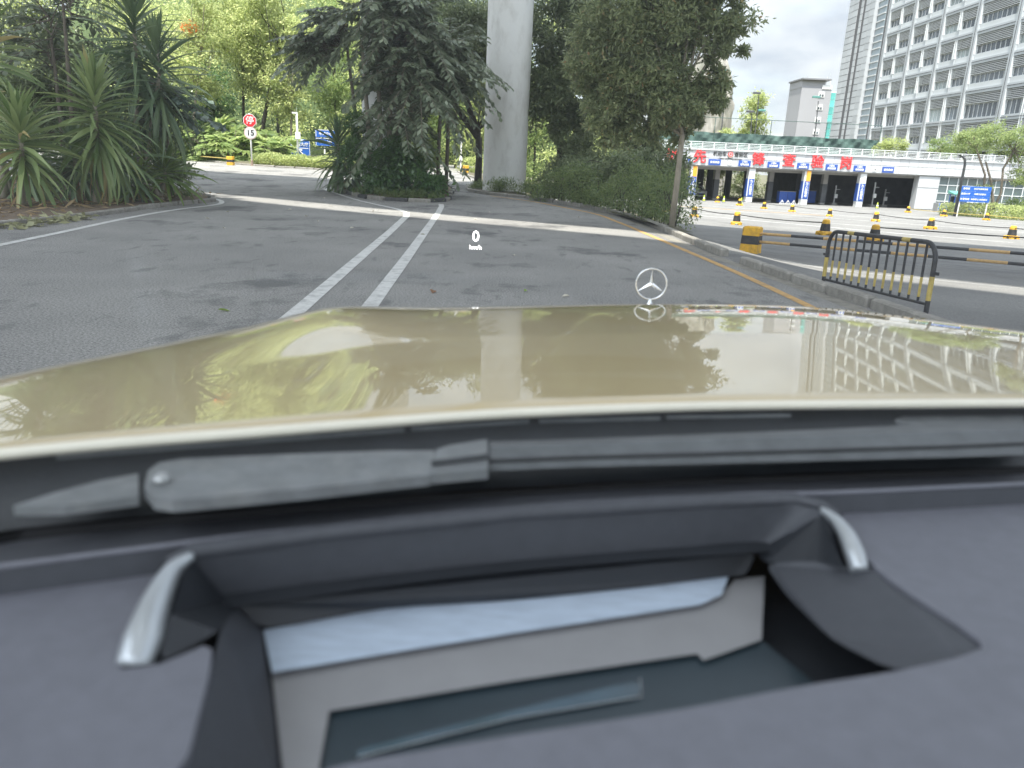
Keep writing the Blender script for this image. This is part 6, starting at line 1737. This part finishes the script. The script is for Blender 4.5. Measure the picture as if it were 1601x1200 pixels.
# hood: crowned sheet from the windscreen edge to the nose, rolled over at the front
NU, NV = 120, 70
HR, HF = 1.215, 1.110
rows = []
for iu in range(NU + 1):
    t = iu / NU * (len(CAR['R']) - 1)
    r = cr(CAR['R'], t); s = cr(CAR['S'], t)
    col = []
    for iv in range(NV + 1):
        v = iv / NV * 1.12
        x = r[0] + (s[0] - r[0]) * v; y = r[1] + (s[1] - r[1]) * v
        w = min(v, 1.0)
        z = HR + (HF - HR) * (0.72 * w + 0.28 * w ** 6)
        if v > 1.0:
            z -= 0.09 * (v - 1.0) + 9.0 * (v - 1.0) ** 2
        # raised centre section with a soft crease, dying out at the windscreen
        u = t - 4.9
        k = 1 / (1 + math.exp(-u * 9.0)) * 1 / (1 + math.exp((t - 8.4) * 6))
        z += 0.012 * k * min(1, v * 2.5) * (1 - max(0, v - 0.86) / 0.26 if v > 0.86 else 1)
        z -= 0.002 * max(0, 3.0 - t) ** 2 * (0.35 + v)
        # the crown's front left shoulder dips towards the wing
        g = math.exp(-((t - 5.0) / 0.8) ** 2) * (math.sin(math.pi * (v - 0.38) / 0.62) if 0.38 < v < 1.0 else 0.0)
        z += 0.020 * g
        # rear lip
        if v < 0.016: z -= 0.005
        col.append((x, y, z))
    rows.append(col)
mb = MB()
vs = [q for c in rows for q in c]
fs = []
for iu in range(NU):
    for iv in range(NV):
        a = iu * (NV + 1) + iv
        fs.append((a, a + NV + 1, a + NV + 2, a + 1))
mb.add(vs, fs)
hood = mb.build('hood', M_PAINT, car, smooth=True)
# inner folded edge of the hood, its sky highlight painted as a pale colour
edge = [c[0] for c in rows]
mb = MB(); mb.tube([(q[0], q[1] - 0.002, q[2] - 0.002) for q in edge], 0.0065, 8)
mb.build('hood_edge', mat('hood_edge_highlight', (0.82, 0.77, 0.64), 0.35, 0.03, 10, coat=0.6), hood, smooth=True)
# nose and wings below the hood
nose = [c[-1] for c in rows]
mb = MB()
lv = [(0.0, 0.0), (0.01, -0.16), (0.03, -0.42), (0.02, -0.70), (-0.06, -0.86)]
cxy = Vector((0.4, 0.9, 0))
prev = None
for o_, dz in lv:
    ring = []
    for q in nose:
        d = (Vector((q[0], q[1], 0)) - cxy); d.normalize()
        ring.append((q[0] + d.x * o_, q[1] + d.y * o_, q[2] + dz))
    if prev: mb.strip(prev, ring)
    prev = ring
mb.build('front_wing', M_PAINT, car, smooth=True)

# hood ornament: three-pointed star in a ring
sx, sy, sz = CAR['star'][0]
orn = MB(); orn.lathe((sx, sy, sz - 0.012), [(0.021, 0.0), (0.020, 0.010), (0.010, 0.016), (0.006, 0.024), (0.005, 0.032)], 20)
orn = orn.build('hood_ornament', M_CHROME, car, smooth=40)
RS = 0.0445
cz = sz + 0.020 + RS
mb = MB(); mb.tube([(sx + RS * math.cos(a), sy, cz + RS * math.sin(a)) for a in np.linspace(0, 2 * math.pi, 41)], 0.0024, 8, caps=False); mb.build('ring', M_CHROME, orn, smooth=True)
for a in (math.pi / 2, math.pi / 2 + 2 * math.pi / 3, math.pi / 2 + 4 * math.pi / 3):
    d = Vector((math.cos(a), 0, math.sin(a))); s = Vector((-math.sin(a), 0, math.cos(a)))
    c = Vector((sx, sy, cz)); tip = c + d * (RS - 0.001)
    w, th = 0.0062, 0.0055
    mb = MB()
    sh1 = c + d * 0.004
    mb.add([c + s * w, c - s * w, tip, c + Vector((0, -th, 0)), c + Vector((0, th, 0)), c - d * 0.002], [(0, 3, 2), (3, 1, 2), (1, 4, 2), (4, 0, 2), (0, 4, 5), (4, 1, 5), (1, 3, 5), (3, 0, 5)])
    mb.build('star_point', M_CHROME, orn)

# cowl
cb = CAR['cowl_base']
n = len(rows)
A, A2, B = [], [], []
for iu in range(n):
    q = edge[iu]
    t = iu / (n - 1) * (len(cb) - 1)
    b = cr(cb, t)
    A.append((q[0], q[1] + 0.05, q[2] - 0.013)); A2.append((q[0] * 0.6 + b[0] * 0.4, q[1] * 0.6 + b[1] * 0.4, 1.168)); B.append((b[0], b[1], 1.15))
mb = MB(); mb.strip(B, A2); mb.strip(A2, A)
cowl = mb.build('cowl', M_COWL, car, smooth=True)
for k in 'ABCD':
    P = [(q[0], q[1], q[2] + 0.012) for q in CAR['slat' + k]]
    mb = MB(); mb.tube(P, 0.0035, 8); mb.build('vent_slat', M_WIPER, cowl)
    mb = MB(); mb.tube([(q[0] + 0.005, q[1] - 0.02, q[2] - 0.003) for q in P], 0.003, 8); mb.build('vent_slat', M_WIPER, cowl)
# wiper
wa = MB(); wa.poly(CAR['arm'][::-1], 0.012); wa = wa.build('wiper_arm', M_WIPER, car)
bq = CAR['bolt'][0]
mb = MB(); mb.lathe((bq[0], bq[1], bq[2] - 0.004), [(0.008, 0), (0.0075, 0.005), (0.004, 0.008)], 16); mb.build('bolt', M_STEEL, wa, smooth=True)
mb = MB(); mb.poly(CAR['arm_tip'][::-1], 0.012); mb.build('clip', M_WIPER, wa)
mb = MB(); mb.tube([(CAR['arm_tip'][4][0], CAR['arm_tip'][4][1] + 0.018, 1.194), (CAR['arm_tip'][3][0], CAR['arm_tip'][3][1] + 0.025, 1.194)], 0.003, 6); mb.build('clip_ridge', M_COWL, wa)
M_BLADE = mat('wiper_blade_plastic', (0.10, 0.107, 0.112), 0.55, 0.2, 30)
bt, bb = CAR['blade_top'], CAR['blade_bot']
mid = [((a[0] + b[0]) / 2, (a[1] + b[1]) / 2, 1.196) for a, b in zip(bt, bb)]
q1 = [((a[0] * .2 + b[0] * .8), (a[1] * .2 + b[1] * .8), 1.186) for a, b in zip(bt, bb)]
mb = MB(); mb.strip(bb, q1); mb.strip(q1, mid); mb.strip(mid, bt); mb.strip([(q[0], q[1] + 0.004, q[2] - 0.02) for q in bt], bt); mb.build('wiper_blade', M_BLADE, car)
mb = MB(); mb.tube([(q[0], q[1] - 0.002, q[2] + 0.001) for q in q1], 0.0022, 6); mb.build('blade_rib', M_RUBBER, car)
mb = MB(); mb.poly(CAR['wedge'][::-1], 0.01); mb.build('cowl_cover', M_WIPER, car)
mb = MB(); mb.poly(CAR['mist'][::-1], 0.01); mb.build('cowl_cover', M_WIPER, car)
mb = MB(); mb.strip([(b[0], b[1] - 0.03, 1.13) for b in B], [(q[0], q[1] + 0.25, 1.13) for q in edge]); mb.build('engine_bay_seal', M_RUBBER, car)
# dark trough between glass and dash
S0 = [Vector(q) + Vector((0, 0, -0.06)) for q in CAR['strip_far']]
mb = MB(); mb.strip([(q.x * 0.98, q.y * 0.96, q.z) for q in S0], [(b[0], b[1], 1.148) for b in [cr(cb, i / 6 * 7) for i in range(7)]]); mb.build('defroster_trough', M_RUBBER, car)
# windscreen
wb = [cr(cb, i / 20 * (len(cb) - 1)) for i in range(21)]
mb = MB()
lowr = [(q[0], q[1] - 0.002, 1.152) for q in wb]
prev = lowr
for k in range(1, 9):
    f = k / 8
    ring = [(q[0] * (1 - 0.08 * f), q[1] - 0.95 * f, 1.152 + 0.66 * f - 0.06 * f * f + 0.05 * math.sin(math.pi * f)) for q in wb]
    mb.strip(prev, ring)
    prev = ring
mb.build('windscreen', pane_mat('windscreen_glass', (0.97, 0.985, 0.98), 0.02, 0.35, film=0.027), car, smooth=True)

# dashboard
def face(name, m, key, parent=None, thick=0.0, flip=True, soft=True):
    P = CAR[key]
    if soft:
        n_ = len(P); Q = []
        for i in range(n_):
            a, b_, c, d = (Vector(P[(i + k) % n_]) for k in (-1, 0, 1, 2))
            for u in (0, 0.25, 0.5, 0.75):
                lin = b_.lerp(c, u)
                Q.append(lin)
        for _ in range(1):
            Q = [(Q[i - 1] + Q[i] * 2 + Q[(i + 1) % len(Q)]) / 4 for i in range(len(Q))]
        P = [tuple(q) for q in Q]
    mb = MB(); mb.poly(P[::-1] if flip else P, thick)
    return mb.build(name, m, parent or car)
n = 40
far = [cr(CAR['strip_far'], i / n * (len(CAR['strip_far']) - 1)) for i in range(n + 1)]
near = [cr(CAR['strip_near'], i / n * (len(CAR['strip_near']) - 1)) for i in range(n + 1)]
mb = MB(); mb.strip(near, far); mb.strip([(q[0], q[1] - 0.004, q[2] - 0.05) for q in near], near); mb.strip(far, [(q[0], q[1], q[2] - 0.09) for q in far])
dash = mb.build('dashboard', M_DASH2, car, smooth=35)
mb = MB(); mb.tube([(q[0], q[1] + 0.001, q[2] + 0.001) for q in near], 0.003, 8); mb.build('trim_line', M_DASH, dash, smooth=True)
mb = MB(); mb.strip([(q[0], q[1] - 0.03, q[2] - 0.055) for q in near], [(q[0], q[1] - 0.004, q[2] - 0.05) for q in near]); mb.build('gap', M_DASHDARK, dash)
face('pad', M_DASH, 'pad_left', dash, 0.03)
face('pad', M_DASH, 'pad_right', dash, 0.03)
hud = MB(); hud.tube(CAR['rim'], [0.005, 0.008, 0.008, 0.008, 0.008, 0.007, 0.006, 0.004], 10)
hud = hud.build('display_housing', M_DASH2, car, smooth=True)
mb = MB(); mb.strip([cr(CAR['back_bot'], i / 20 * 5) for i in range(21)], [cr(CAR['back_top'], i / 20 * 5) for i in range(21)]); mb.build('back_wall', MATS['dash_inner'], hud, smooth=True)
def sweep(key, radii):
    P = CAR[key]; m = len(P) - 1
    pts = [cr(P, i / 16 * m) for i in range(17)]
    rad = [float(np.interp(i / 16 * m, range(len(radii)), radii)) for i in range(17)]
    b = MB(); b.tube(pts, rad, 14)
    return b.build('silver_end', M_SILVER, hud, smooth=True)
sweep('arm_left', [0.004, 0.008, 0.0125, 0.0155, 0.013])
sweep('arm_right', [0.003, 0.006, 0.009, 0.0105, 0.009])
face('inner_wall', M_DASHDARK, 'wall_left', hud)
face('inner_wall', M_DASH2, 'wall_left_low', hud, soft=False)
face('inner_wall', M_DASHDARK, 'wall_right', hud)
face('side_lobe', M_DASH2, 'lobe', hud)
face('lower_lip', M_DASHDARK, 'under', hud)
face('mirror_sheen', M_MIRROR, 'mirror', hud, soft=False)
face('shroud', M_HUDGREY, 'panel', hud, soft=False)
face('display_well', M_HUDDARK, 'screen', hud, soft=False)
dsp = face('display', M_HUDBLUE, 'display', hud)
P = CAR['display']
mb = MB(); mb.tube([(q[0], q[1], q[2] + 0.001) for q in (P[2], P[3], P[4], P[5])], 0.0006, 5); mb.build('display_edge', M_SILVER, dsp)
mb = MB(); mb.poly([Vector(q) + Vector((0, 0, -0.09)) for q in ((-0.95, 0.20, 1.10), (1.1, 0.20, 1.10), (1.1, 1.0, 1.10), (-0.95, 0.9, 1.10))], 0.02); mb.build('dash_base', M_DASHDARK, dash)

# head-up display read-out, standing where the display puts it beyond the hood
rd = thing('head_up_readout', 'glowing white head-up readout of zero kilometres per hour over the road', 'display readout', (-0.505, 9.0, 0.508), 0.06)
M_GLOW = emit_mat('display_white', (1, 1, 1), 1.0)
lettering('digit', '0', 0.180, M_GLOW, rd, (0, 0, 0.126), fat=0.012, ext=0.0)
lettering('unit', 'km/h', 0.075, M_GLOW, rd, (0, 0, 0.0), fat=0.0, ext=0.0)
